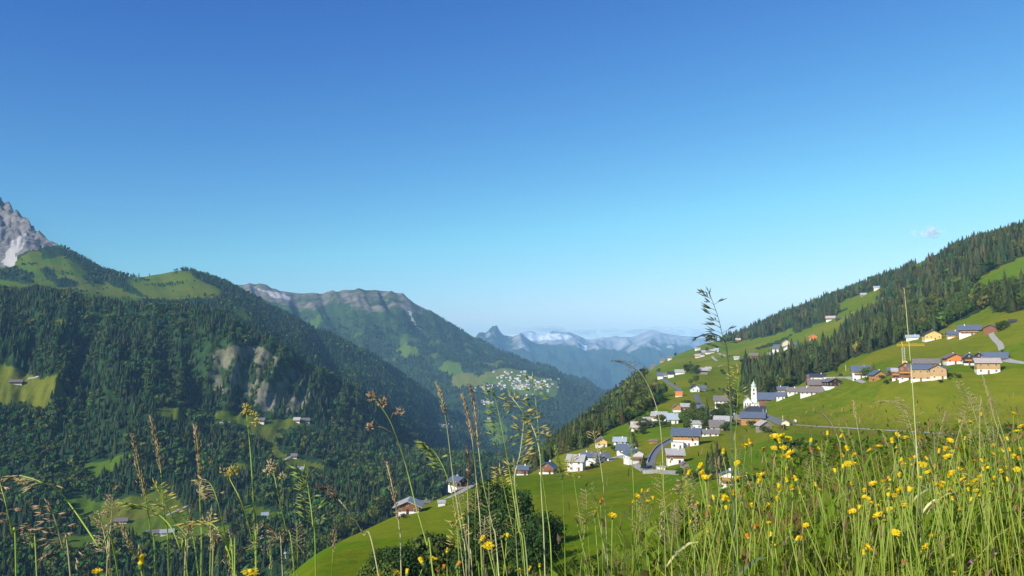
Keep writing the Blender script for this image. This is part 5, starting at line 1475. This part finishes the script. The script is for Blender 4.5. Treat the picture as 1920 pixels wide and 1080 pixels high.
def flower(px, py, size, kind, label, group, Y=None, hh=None, heads=None, cat='flower', nm='yellow_flower'):
    a, b = ray(px, py); a = float(a); b = float(b)
    if Y is None:
        hh = hh or random.uniform(.36, .52); best = None
        for yy in np.linspace(.95, 5.2, 120):
            hgt = b * yy - float(gz(a * yy, yy))
            if hgt <= hh: best = yy; break
        Y = best or random.uniform(1.0, 1.35)
        if px > 1250 and best is None: Y = random.uniform(1.6, 3.4)
    pos = Vector((a * Y, Y, b * Y)); off = random.uniform(-.07, .07)
    base = Vector((pos.x + off, Y + random.uniform(-.03, .05), 0)); base.z = float(gz(base.x, base.y)) - .01
    e = empty(nm, base); tag(e, label, cat, group)
    rad = .0009 if Y < 2 else .001
    m = MB(); Lp = size * .5 * Y / FPX / (1.0 if kind in ('open',) else .75)
    fork = base.lerp(pos, .72)
    if heads is None:
        m.tube([q - base for q in stem_pts(base, pos - Vector((0, 0, Lp * .5)))], rad, 5)
        add_head(e, base, pos, Lp, kind, (R(random.uniform(0, 38)), R(random.uniform(-35, 8))))
    else:
        m.tube([q - base for q in stem_pts(base, fork)], rad * 1.3, 5)
        for (hx, hy, sz, kd) in heads:
            aa, bb = ray(hx, hy); yy = Y + random.uniform(-.04, .04); pp = Vector((float(aa) * yy, yy, float(bb) * yy)); Lq = sz * .5 * Y / FPX
            m.tube([q - base for q in stem_pts(fork, pp - Vector((0, 0, Lq * .5)), .03, 5)], rad * .8, 5)
            add_head(e, base, pp, Lq, kd, (R(random.uniform(0, 40)), R(random.uniform(-35, 20))))
    m.build('stem', STEM_G, e, True)
    # a narrow leaf near the foot of the stem
    lf = MB(); L = random.uniform(.08, .16); t = random.uniform(0, 6.28); c, s = math.cos(t), math.sin(t); q = (pos - base) * .28
    v = []
    for u, wd in ((0, .003), (.3, .008), (.65, .009), (1, .001)):
        z = q.z + L * (.7 * u - .75 * u * u)
        for k in (-1, 1): v.append((q.x + c * L * u - k * s * wd, q.y + s * L * u + k * c * wd, z))
    lf.add(v, [(0, 1, 3, 2), (2, 3, 5, 4), (4, 5, 7, 6)]); lf.build('leaf', BRACT, e, True)
    return e


F1 = [(265, 1060, 26, 'shut', 1.0, 'big closed tulip-shaped yellow flower standing alone among straw grass'), (182, 1076, 15, 'half', 1.0, 'orange-yellow flower cut by the bottom edge beside the closed tulip-shaped one'),
      (436, 1068, 16, 'shut', 1.05, 'half-closed yellow flower left of the spread-open one at the bottom edge'), (470, 1074, 30, 'open', 1.0, 'wide spread-open yellow flower at the bottom edge'),
      (838, 1037, 13, 'shut', 1.25, 'slim upright yellow flower between the bottom trio and the orange-centred pair'), (809, 1052, 17, 'half', 1.15, 'right flower of a close yellow pair in front of the knoll trees'), (793, 1057, 17, 'half', 1.15, 'left flower of a close yellow pair in front of the knoll trees'),
      (741, 1076, 19, 'open', 1.1, 'open yellow flower cut by the bottom edge before the knoll trees'), (763, 1078, 15, 'half', 1.1, 'small yellow flower cut by the bottom edge right of the open one'), (712, 1080, 14, 'open', 1.1, 'yellow flower just peeping over the bottom edge'),
      (901, 1015, 16, 'half', 1.15, 'orange-yellow drooping flower left of the ragged yellow one'), (915, 1024, 20, 'open', 1.15, 'ragged open yellow flower before the dark clump'), (940, 1008, 12, 'shut', 1.25, 'narrow yellow flower above the ragged one, left of two'), (950, 1010, 13, 'half', 1.25, 'orange-tipped yellow flower above the ragged one, right of two'),
      (1012, 1063, 11, 'shut', 1.3, 'slim closed yellow flower to the right of the dark clump'), (977, 1070, 22, 'open', 1.2, 'pale greenish-yellow open flower below the dark clump'), (990, 1072, 15, 'half', 1.2, 'yellow flower touching the pale greenish-yellow one'), (1097, 1055, 9, 'half', 1.4, 'small single yellow flower low in front of the green field'),
      (1148, 970, 13, 'half', 1.4, 'single yellow flower on a tall stem left of the big bunch'), (1115, 966, 12, 'half', 1.4, 'yellow flower with brown neck left of the single tall one'),
      (1480, 688, 11, 'half', 3.0, None)]
for x, y, s, kd, Y_, l_ in F1:
    if l_: flower(x, y, s, kd, l_, None, Y_)
flower(1205, 937, 14, 'open', 'bunch of seven yellow flower heads on one branching stem', None, 1.45, heads=[(1186, 943, 12, 'half'), (1203, 924, 13, 'half'), (1214, 942, 13, 'open'), (1214, 922, 12, 'half'), (1194, 932, 12, 'half'), (1200, 955, 10, 'half'), (1225, 937, 12, 'half')])
for x, y, s, l_ in [(1126, 942, 13, 'orange fading flower head above the yellow one with brown neck'), (1082, 978, 10, 'left of two small orange fading heads before the field'), (1097, 979, 11, 'right of two small orange fading heads before the field'), (209, 1074, 14, 'pale brown seed head at the bottom edge right of the orange-yellow flower'),
                    (832, 1068, 13, 'brown withered head below the slim upright yellow flower'), (857, 1062, 15, 'larger brown withered head right of the slim upright yellow flower'), (822, 1072, 11, 'small brown withered head beside the close yellow pair')]:
    flower(x, y, s, 'dead', l_, None, 1.2 if x < 1000 else 1.4, nm='withered_flower')
ZL = """227,395 275,372 355,358 383,338 458,367 513,362 518,305 562,300 597,307 550,335 565,355 515,418 597,410 610,400 585,425 720,333 728,385 783,328 815,290 885,303 890,378 905,413 932,377 958,407 930,450 870,453 88,478 30,513 117,517 450,520 310,540 593,555 615,527 645,548 620,595 365,595 475,690 265,660 225,658 178,655 140,752 70,697 40,790 1075,570 1125,553 1170,545 1180,335 1225,298 1253,300 1320,420 1380,428 1440,390 1472,380 1483,425 1417,480 1385,497 1355,455 1290,460 1235,457 1253,480 1230,605 1272,612 1250,680 1163,705 1108,750 1200,835 1440,615 1465,645 1415,685 1480,685 1520,658 1560,707 1613,158 1675,183 1618,215 1777,217 1860,165 1885,185 1905,240 1880,270 1900,300 1740,355 1810,385 1870,320 1833,320 1750,395 1690,440 1820,435 1715,485 1675,520 1750,540 1610,605 1650,600 1670,630 1617,662 1710,660 1775,640 1870,705 1555,485 1585,530 1495,527 1880,480 1895,430 1690,490 1830,550 1410,860 1370,915 1020,965 1030,930 1240,1020 1525,1065 370,1015 438,1060 495,865 405,815 520,910 375,875 545,615 660,885 635,885 1335,300 420,560 150,690 200,720 330,640 290,625 1500,600 1540,560 1700,560 1790,500 1845,380 1780,440 1905,380 1860,420 1640,555 1905,605 1800,600 1730,610"""
seen = {}
for s in ZL.split():
    u, v = map(float, s.split(',')); x, y = 1280 + u / 3, 720 + v / 3
    sz = np.interp(x, [1280, 1450, 1650, 1920], [14.5, 14, 12.5, 10.5]) * random.uniform(.85, 1.25)
    if y > 1000: sz *= 1.1
    kd = random.choices(['open', 'half', 'shut', 'dead'], [.3, .4, .2, .1])[0]
    if y < 850 and x < 1500: zone = 'in the tall bunch standing against the field road'
    elif x < 1420: zone = 'before the white house seen through the flowers'
    elif x < 1700: zone = 'in the middle of the flowery slope'
    else: zone = 'in the dense flowery slope at the right border'
    shp = {'open': 'spread open', 'half': 'half open', 'shut': 'closed like a cup', 'dead': 'faded to orange-brown'}[kd]
    flower(x, y, sz, kd, 'small yellow flower %s, %s' % (shp, zone) if kd != 'dead' else 'small flower head %s, %s' % (shp, zone), 'flowers %s, %s' % (shp, zone), nm='yellow_flower' if kd != 'dead' else 'withered_flower')
for k in range(62):
    x = random.uniform(1600, 1915); y = random.gauss(900 - (x - 1700) * .22, 38)
    if y < 790: continue
    kd = random.choices(['open', 'half'], [.5, .5])[0]
    shp = {'open': 'spread open', 'half': 'half open'}[kd]
    flower(x, y, random.uniform(8, 11.5), kd, 'small yellow flower %s, in the dense flowery slope at the right border' % shp, 'flowers %s, in the dense flowery slope at the right border' % shp)
for k in range(44):
    x = random.uniform(1320, 1720); y = random.uniform(850, 1000) - (x - 1320) * .05
    kd = random.choices(['open', 'half', 'shut'], [.4, .4, .2])[0]; shp = {'open': 'spread open', 'half': 'half open', 'shut': 'closed like a cup'}[kd]
    zone = 'before the white house seen through the flowers' if x < 1420 else ('in the middle of the flowery slope' if x < 1700 else 'in the dense flowery slope at the right border')
    flower(x, y, random.uniform(8.5, 12.5), kd, 'small yellow flower %s, %s' % (shp, zone), 'flowers %s, %s' % (shp, zone))
flower(1823, 1056, 14, 'open', 'single pinkish clover head low in the grass at the right', None, nm='clover_flower')
o = [o for o in COL.objects if o.get('label') == 'single pinkish clover head low in the grass at the right'][0]
PINK = plain('pink_petal', (.45, .20, .30), .7, .15, 60)
for c in o.children:
    if c.name.startswith('flower_head'): c.data = petal_mesh(50, 18, 5, PINK, 'flower_head')

# ---- tall grasses with their seed heads
SEED = {'brown': plain('brown_seed', (.46, .31, .19), .8, .3, 40, translucent=.2), 'straw': plain('straw_seed', (.56, .46, .24), .75, .25, 40, translucent=.25),
        'green': plain('green_seed', (.30, .37, .09), .7, .25, 40, translucent=.25), 'dark': plain('dark_seed', (.085, .115, .06), .7, .3, 40, translucent=.1), 'gold': plain('golden_seed', (.55, .45, .12), .75, .2, 40, translucent=.25),
        'purple': plain('purplish_seed', (.19, .12, .10), .8, .3, 40, translucent=.1)}
STRAW = plain('straw_stem', (.42, .38, .17), .6, .2, 6); GREEN_ST = plain('green_stem', (.27, .36, .05), .55, .2, 6); DARK_ST = plain('dark_stem', (.09, .125, .05), .6, .2, 6); PALE_ST = plain('pale_stem', (.50, .52, .22), .55, .15, 6)


def grain(m, p, d, L, wd):
    """one pointed husk"""
    p = Vector(p); d = Vector(d).normalized(); a = d.cross(Vector((.3, .9, .2))).normalized(); b = d.cross(a); c = p + d * L * .4
    v = [p] + [c + (a * math.cos(t) + b * math.sin(t)) * wd for t in (0, 2.09, 4.19)] + [p + d * L]
    m.add(v, [(0, 2, 1), (0, 3, 2), (0, 1, 3), (4, 1, 2), (4, 2, 3), (4, 3, 1)])


def smooth_path(P, n):
    P = [Vector(p) for p in P]; t = np.linspace(0, len(P) - 1, n); A = np.array([tuple(p) for p in P])
    out = []
    for q in t:
        i = min(int(q), len(P) - 2); f = q - i
        p0, p1, p2, p3 = A[max(i - 1, 0)], A[i], A[i + 1], A[min(i + 2, len(P) - 1)]
        out.append(Vector(.5 * ((2 * p1) + (-p0 + p2) * f + (2 * p0 - 5 * p1 + 4 * p2 - p3) * f * f + (-p0 + 3 * p1 - 3 * p2 + p3) * f ** 3)))
    return out


def tall_grass(typ, pts, Y, head, seed_c, stem_m, label, group=None, side=0, dens=1.0, rad=.0009):
    """pts: picture points from tip to foot, head: seed head length in pixels"""
    Ys = [Y * (1 + .012 * k * random.uniform(-1, 1)) for k in range(len(pts))]
    P = [Vector(at(x, y, yy)) for (x, y), yy in zip(pts, Ys)]
    g = P[-1].copy(); d = (P[-1] - P[-2]).normalized(); gzv = float(gz(g.x, g.y))
    if g.z > gzv + .03:
        s = (g.z - gzv) / max(.5, -d.z); q = g + Vector((d.x * s * .4, d.y * s * .4, 0)); q.z = float(gz(q.x, q.y)) - .02; P.append(q)
    root = P[-1].copy(); path = [p - root for p in smooth_path(P, 40)][::-1]        # foot to tip
    e = empty('grass_stem', root); tag(e, label, 'grass stem', group, 'thing')
    MB().tube(path, [rad * (1.25 - .75 * i / 39) for i in range(40)], 5).build('stem', stem_m, e, True)
    px = Y / FPX; HL = head * px; cum = [0]
    for a, b in zip(path[:-1], path[1:]): cum.append(cum[-1] + (b - a).length)
    tot = cum[-1]

    def on(s):
        s = max(0, min(tot, s)); i = int(np.searchsorted(cum, s)) - 1; i = max(0, min(38, i)); f = (s - cum[i]) / max(1e-6, cum[i + 1] - cum[i])
        return path[i].lerp(path[i + 1], f), (path[i + 1] - path[i]).normalized()
    m = MB(); rd = random.Random(hash(label) % 1000 + int(pts[0][0]))
    if typ == 'spike':
        n = int(95 * dens)
        for k in range(n):
            u = k / n; p, d = on(tot - HL * (1 - u)); t = rd.uniform(0, 6.28); a = d.cross(Vector((0, 1, .1))).normalized(); b = d.cross(a); o = a * math.cos(t) + b * math.sin(t)
            env = math.sin(math.pi * min(1, u * .9 + .12)) ** .6 * (1.0 if rd.random() < .8 else 1.6)
            p = p + o * .0014 * env
            if rd.random() < .12 and u < .7: p = p + o * .003
            grain(m, p, d * 1 + o * rd.uniform(.15, .6), rd.uniform(.0048, .008), .0009)
    elif typ == 'cocksfoot':
        for (u0, sd, cnt, r_) in ((1.0, 0, 36, .006), (.82, .004, 26, .0058), (.55, .012, 20, .005), (.2, .020, 16, .0045)):
            p, d = on(tot - HL * (1 - u0)); s = 1 if rd.random() < .5 else -1
            if side: s = side
            c = p + Vector((s * sd * HL / .045, rd.uniform(-.004, .004), .2 * sd))
            if sd > .006: m.tube([p - d * .01, p.lerp(c, .5) + Vector((0, 0, .001)), c], .0004, 4)
            for k in range(int(cnt * dens)):
                o = Vector((rd.gauss(0, 1), rd.gauss(0, 1), rd.gauss(0, 1))).normalized(); grain(m, c + o * r_ * rd.uniform(.2, .8), o + Vector((0, 0, .7)), rd.uniform(.005, .008), .0013)
    elif typ in ('panicle', 'brome', 'airy'):
        nodes = {'panicle': 8, 'brome': 11, 'airy': 10}[typ]
        for k in range(nodes):
            u = (k + .4) / nodes; p, d = on(tot - HL * (1 - u)); nb = {'panicle': 2, 'brome': 2, 'airy': 3}[typ]
            for j in range(nb):
                s = rd.choice((-1, 1)) if side == 0 else (side if rd.random() < .8 else -side)
                o = Vector((s * rd.uniform(.4, 1), rd.uniform(-.6, .6), 0)).normalized()
                L = HL * {'panicle': .32, 'brome': .22, 'airy': .34}[typ] * (1 - .65 * u) * rd.uniform(.5, 1.15)
                up = d * rd.uniform(.6, 1.1); dr = {'panicle': .55, 'brome': .15, 'airy': .1}[typ]
                q = [p, p + (o * .5 + up * .5) * L * .6, p + (o * .85 + up * .62 - Vector((0, 0, dr * .4))) * L]
                m.tube(q, [.00035, .0003, .00018], 3)
                dd = (q[2] - q[1]).normalized()
                gl, gw, gn = {'panicle': (.0115, .0011, 3), 'brome': (.016, .0012, 2), 'airy': (.0045, .0009, 4)}[typ]
                for i in range(max(1, int(gn * dens))):
                    f = 1 - .3 * i / gn * (1 if typ != 'airy' else 2.2); pp = q[1].lerp(q[2], max(0, (f - .4) / .6))
                    grain(m, pp, dd + Vector((rd.gauss(0, .25), rd.gauss(0, .25), rd.gauss(-.1 if typ == 'panicle' else .1, .2))), gl * rd.uniform(.75, 1.15), gw)
        p, d = on(tot - .002)
        for k in range(4): grain(m, p - d * .004 * k, d + Vector((rd.gauss(0, .3), rd.gauss(0, .2), 0)), .012 if typ != 'airy' else .005, .0012)
    m.build('seed_head', SEED[seed_c], e, True)
    # one stem leaf
    if rd.random() < .7:
        p, d = on(tot * rd.uniform(.3, .5)); s = rd.choice((-1, 1)); L = rd.uniform(.08, .17); v = []
        for u, wd in ((0, .002), (.35, .0032), (.7, .0024), (1, .0003)):
            c = p + Vector((s * L * u * .55, rd.uniform(-.002, .002), L * (.85 * u - .45 * u * u)))
            for k_ in (-1, 1): v.append(c + Vector((0, .7, .7)) * wd * k_)
        MB().add(v, [(0, 1, 3, 2), (2, 3, 5, 4), (4, 5, 7, 6)]).build('leaf', stem_m, e, True)
    return e


TG = tall_grass
TG('spike', [(249, 817), (258, 868), (272, 930), (283, 1000), (291, 1080)], 1.05, 122, 'brown', GREEN_ST, 'brown spiked grass left of the tallest spike pair, bent slightly right')
TG('spike', [(283, 784), (292, 825), (301, 880), (307, 960), (316, 1080)], 1.1, 105, 'brown', GREEN_ST, 'slim brown spiked grass, taller of the two at the left')
TG('spike', [(366, 800), (371, 845), (374, 900), (376, 980), (377, 1080)], 1.05, 100, 'brown', GREEN_ST, 'straight brown spiked grass before the dark mixed forest')
TG('spike', [(396, 985), (400, 1020), (398, 1080)], 1.0, 92, 'straw', STRAW, 'short thick straw-coloured spike at the bottom edge')
TG('spike', [(362, 945), (355, 990), (349, 1080)], 1.1, 60, 'straw', STRAW, 'thin pale spike leaning left of the straight brown spike')
TG('spike', [(230, 985), (243, 1020), (258, 1045), (270, 1080)], 1.05, 66, 'straw', STRAW, 'knotty straw spike above the closed tulip-shaped flower')
TG('spike', [(725, 868), (737, 920), (748, 985), (752, 1080)], 1.2, 118, 'brown', STRAW, 'drooping dark brown spike in front of the lone barn')
TG('cocksfoot', [(697, 745), (716, 765), (736, 800), (760, 870), (780, 950), (800, 1020), (812, 1080)], 1.15, 95, 'brown', GREEN_ST, 'curving grass with brown clumps and a long bent tip', dens=1.2)
TG('spike', [(818, 718), (828, 750), (838, 800), (850, 900), (866, 1000), (875, 1080)], 1.3, 70, 'straw', PALE_ST, 'thin pale spike tilted left over the middle mountain')
TG('spike', [(867, 742), (877, 780), (886, 830), (893, 900), (905, 1080)], 1.2, 95, 'brown', STRAW, 'left of two brown spikes standing close before the far village')
TG('spike', [(880, 722), (889, 760), (896, 830), (905, 900), (922, 980), (935, 1080)], 1.2, 130, 'brown', PALE_ST, 'right and denser of two brown spikes standing close before the far village', dens=1.25)
TG('spike', [(875, 840), (878, 870), (877, 930), (880, 1080)], 1.25, 70, 'purple', STRAW, 'dark knotty spike below the two close brown spikes')
TG('spike', [(1042, 840), (1050, 880), (1056, 930), (1060, 1080)], 1.35, 75, 'green', GREEN_ST, 'green spike in front of the tall plain white house')
TG('cocksfoot', [(461, 768), (464, 790), (468, 830), (473, 900), (478, 1000), (480, 1080)], 1.05, 40, 'gold', GREEN_ST, 'straight green stem topped by golden clumps', side=1, dens=.8)
TG('cocksfoot', [(508, 872), (514, 890), (522, 930), (536, 990), (552, 1080)], 1.1, 36, 'straw', GREEN_ST, 'shorter clump-headed grass right of the golden-clumped stem', dens=.7)
TG('cocksfoot', [(437, 885), (430, 895), (452, 940), (470, 1000), (480, 1080)], 1.05, 24, 'gold', GREEN_ST, 'small golden clump nodding left of the tall golden-clumped stem', dens=.5)
TG('panicle', [(24, 892), (45, 893), (80, 905), (110, 920), (145, 965), (185, 1025), (222, 1080)], .95, 110, 'straw', GREEN_ST, 'long arching grass with drooping oat-like head at the left border', side=-1)
TG('panicle', [(0, 905), (12, 950), (22, 1000), (30, 1080)], .95, 130, 'brown', GREEN_ST, 'drooping brown oat grass cut by the left border')
TG('panicle', [(92, 945), (105, 980), (118, 1030), (132, 1080)], .95, 120, 'brown', STRAW, 'brown drooping oat grass under the long arching one')
TG('airy', [(185, 960), (195, 1000), (203, 1050), (206, 1080)], 1.05, 90, 'straw', STRAW, 'feathery straw panicle right of the long arching grass')
TG('airy', [(212, 930), (208, 980), (202, 1030), (200, 1080)], 1.1, 80, 'brown', STRAW, 'thin feathery brown panicle before the lower left meadow')
TG('brome', [(233, 943), (262, 948), (290, 960), (318, 985), (338, 1030), (352, 1080)], 1.05, 82, 'green', GREEN_ST, 'pale green grass bowing to the left across the spike stems', side=-1, dens=.8)
TG('brome', [(290, 908), (308, 940), (330, 980), (352, 1010), (372, 1080)], 1.05, 95, 'gold', GREEN_ST, 'yellow-green leaning grass crossing the bowed pale one', side=1, dens=.6)
TG('brome', [(350, 984), (385, 978), (410, 995), (430, 1035), (438, 1080)], 1.0, 75, 'gold', GREEN_ST, 'yellow-green grass arching left at the bottom', side=-1, dens=.6)
TG('panicle', [(380, 898), (395, 908), (408, 940), (420, 990), (436, 1060), (440, 1080)], 1.0, 75, 'straw', GREEN_ST, 'oat-like grass with tip nodding left above the arching yellow-green one', side=-1)
TG('brome', [(572, 880), (580, 930), (586, 980), (592, 1080)], 1.05, 118, 'green', GREEN_ST, 'dense upright pale green head beside the valley trees', side=-1, dens=1.1)
TG('spike', [(597, 912), (622, 925), (648, 952), (680, 1000), (710, 1080)], 1.1, 52, 'purple', STRAW, 'purplish nodding head on a leaning stem before the shaded forest')
TG('airy', [(500, 985), (520, 1010), (530, 1080)], 1.05, 60, 'brown', STRAW, 'feathery brown head near the white valley house')
TG('brome', [(795, 832), (815, 848), (835, 885), (850, 940), (862, 1080)], 1.2, 70, 'green', GREEN_ST, 'soft green feather bowing left above the dark-roofed house', side=-1, dens=1.0)
TG('brome', [(925, 732), (934, 770), (944, 820), (958, 900), (972, 990), (985, 1080)], 1.15, 120, 'green', GREEN_ST, 'green upright grass left of the golden nodding one')
TG('brome', [(957, 742), (975, 765), (998, 800), (1012, 850), (1015, 920), (1022, 1080)], 1.15, 135, 'gold', PALE_ST, 'golden grass nodding to the left over the valley', side=1, dens=1.3)
TG('brome', [(982, 795), (975, 850), (965, 900), (975, 980), (990, 1080)], 1.12, 90, 'gold', PALE_ST, 'pale golden grass directly beneath the nodding one', side=1)
TG('brome', [(1000, 708), (1004, 750), (1009, 800), (1014, 870), (1026, 960), (1035, 1080)], 1.2, 140, 'green', GREEN_ST, 'bright green tall grass with side sprays over the far village', side=-1, dens=1.2)
TG('brome', [(1328, 545), (1345, 590), (1357, 640), (1366, 690), (1371, 760), (1374, 850), (1378, 960), (1382, 1080)], 1.3, 125, 'dark', DARK_ST, 'tallest dark grass plume standing alone against the sky', side=-1, dens=1.5)
TG('panicle', [(1310, 632), (1330, 625), (1352, 632), (1362, 650), (1368, 720), (1371, 850), (1376, 1080)], 1.31, 75, 'dark', DARK_ST, 'dark grass bowing left just under the tallest plume', side=-1, dens=.8)
TG('brome', [(1386, 690), (1384, 730), (1381, 790), (1379, 860), (1384, 1080)], 1.35, 90, 'gold', GREEN_ST, 'golden-green grass head left of the church', dens=.6, side=-1)
TG('airy', [(1154, 676), (1178, 682), (1202, 700), (1225, 745), (1238, 800), (1244, 900), (1248, 1080)], 1.4, 95, 'purple', STRAW, 'thin stem with purplish speckled sprig before the gorge wood', dens=.45, rad=.0007)
TG('spike', [(1695, 540), (1699, 580), (1704, 640), (1710, 710), (1716, 800), (1722, 900), (1726, 1000)], 1.9, 50, 'purple', PALE_ST, 'very tall thin pale stem rising past the crane', dens=.35, rad=.0013)
TG('spike', [(1842, 702), (1852, 740), (1866, 790), (1885, 850), (1896, 930)], 2.2, 62, 'straw', STRAW, 'pale spiked stem below the tan timber house', dens=.7, rad=.0012)
TG('airy', [(1795, 715), (1815, 745), (1832, 790), (1848, 850), (1856, 930)], 2.2, 70, 'straw', STRAW, 'pale feathery stem left of the spiked one below the tan house', rad=.001)
TG('airy', [(1822, 738), (1808, 780), (1790, 840), (1776, 920)], 2.2, 66, 'straw', STRAW, 'straw panicle leaning right among the upper flowers', rad=.001)
TG('spike', [(1537, 770), (1552, 785), (1566, 808), (1578, 850), (1590, 930)], 1.9, 56, 'purple', STRAW, 'dark speckled head nodding left over the field road', dens=.6)
TG('airy', [(1686, 745), (1698, 775), (1712, 815), (1722, 880), (1728, 950)], 2.0, 70, 'straw', STRAW, 'pale airy stem crossing the field road', rad=.001)
TG('airy', [(1648, 755), (1672, 752), (1700, 765), (1722, 800), (1745, 860), (1760, 940)], 2.0, 90, 'straw', STRAW, 'pale grass arching left above the field road', side=-1, rad=.001)
TG('spike', [(1600, 752), (1606, 790), (1616, 850), (1626, 940)], 1.9, 40, 'straw', STRAW, 'slender straw spike in the middle of the field', dens=.5)
TG('spike', [(1180, 800), (1184, 840), (1188, 920), (1195, 1080)], 1.5, 60, 'green', GREEN_ST, 'thin green spike before the large white gabled house', dens=.6)
TG('airy', [(1112, 810), (1122, 850), (1132, 920), (1140, 1080)], 1.45, 70, 'straw', STRAW, 'thin straw panicle before the yellow gabled house', dens=.8)
for k in range(22):
    x = random.uniform(860, 1320); top = random.uniform(850, 975); ln = random.uniform(-26, 14)
    TG(random.choice(('spike', 'airy', 'brome', 'airy')), [(x + ln, top), (x + ln * .5, top + 60), (x + 4, top + 140), (x + 10, 1085)], random.uniform(1.1, 1.7), random.uniform(40, 85), random.choice(('green', 'straw', 'brown', 'gold')), random.choice((GREEN_ST, GREEN_ST, STRAW)), 'one of the many fine seeding stems in front of the lower field', 'fine seeding stems in front of the lower field', dens=.45, rad=.0008)
for k in range(38):
    x = random.uniform(1320, 1915); top = np.interp(x, [1320, 1500, 1920], [860, 845, 745]) + random.uniform(-30, 70); ln = random.uniform(-40, 25)
    TG(random.choice(('spike', 'airy', 'airy')), [(x + ln, top), (x + ln * .5, top + 45), (x + 4, top + 110), (x + 10, top + 190)], random.uniform(1.8, 3.2), random.uniform(35, 75), random.choice(('straw', 'straw', 'brown', 'green')), random.choice((GREEN_ST, STRAW, STRAW)), 'one of the many fine seeding stems among the yellow flowers', 'fine seeding stems among the yellow flowers', dens=.4, rad=.001)
for k in range(9):
    x = random.uniform(10, 640); top = random.uniform(960, 1040); ln = random.uniform(-25, 20)
    TG(random.choice(('spike', 'airy', 'panicle')), [(x + ln, top), (x + ln * .4, top + 40), (x, 1085)], random.uniform(.95, 1.25), random.uniform(40, 80), random.choice(('straw', 'brown', 'brown')), random.choice((GREEN_ST, STRAW)), 'one of the short seeding stems along the bottom edge before the valley forest', 'short seeding stems along the bottom edge', dens=.4, rad=.0008)
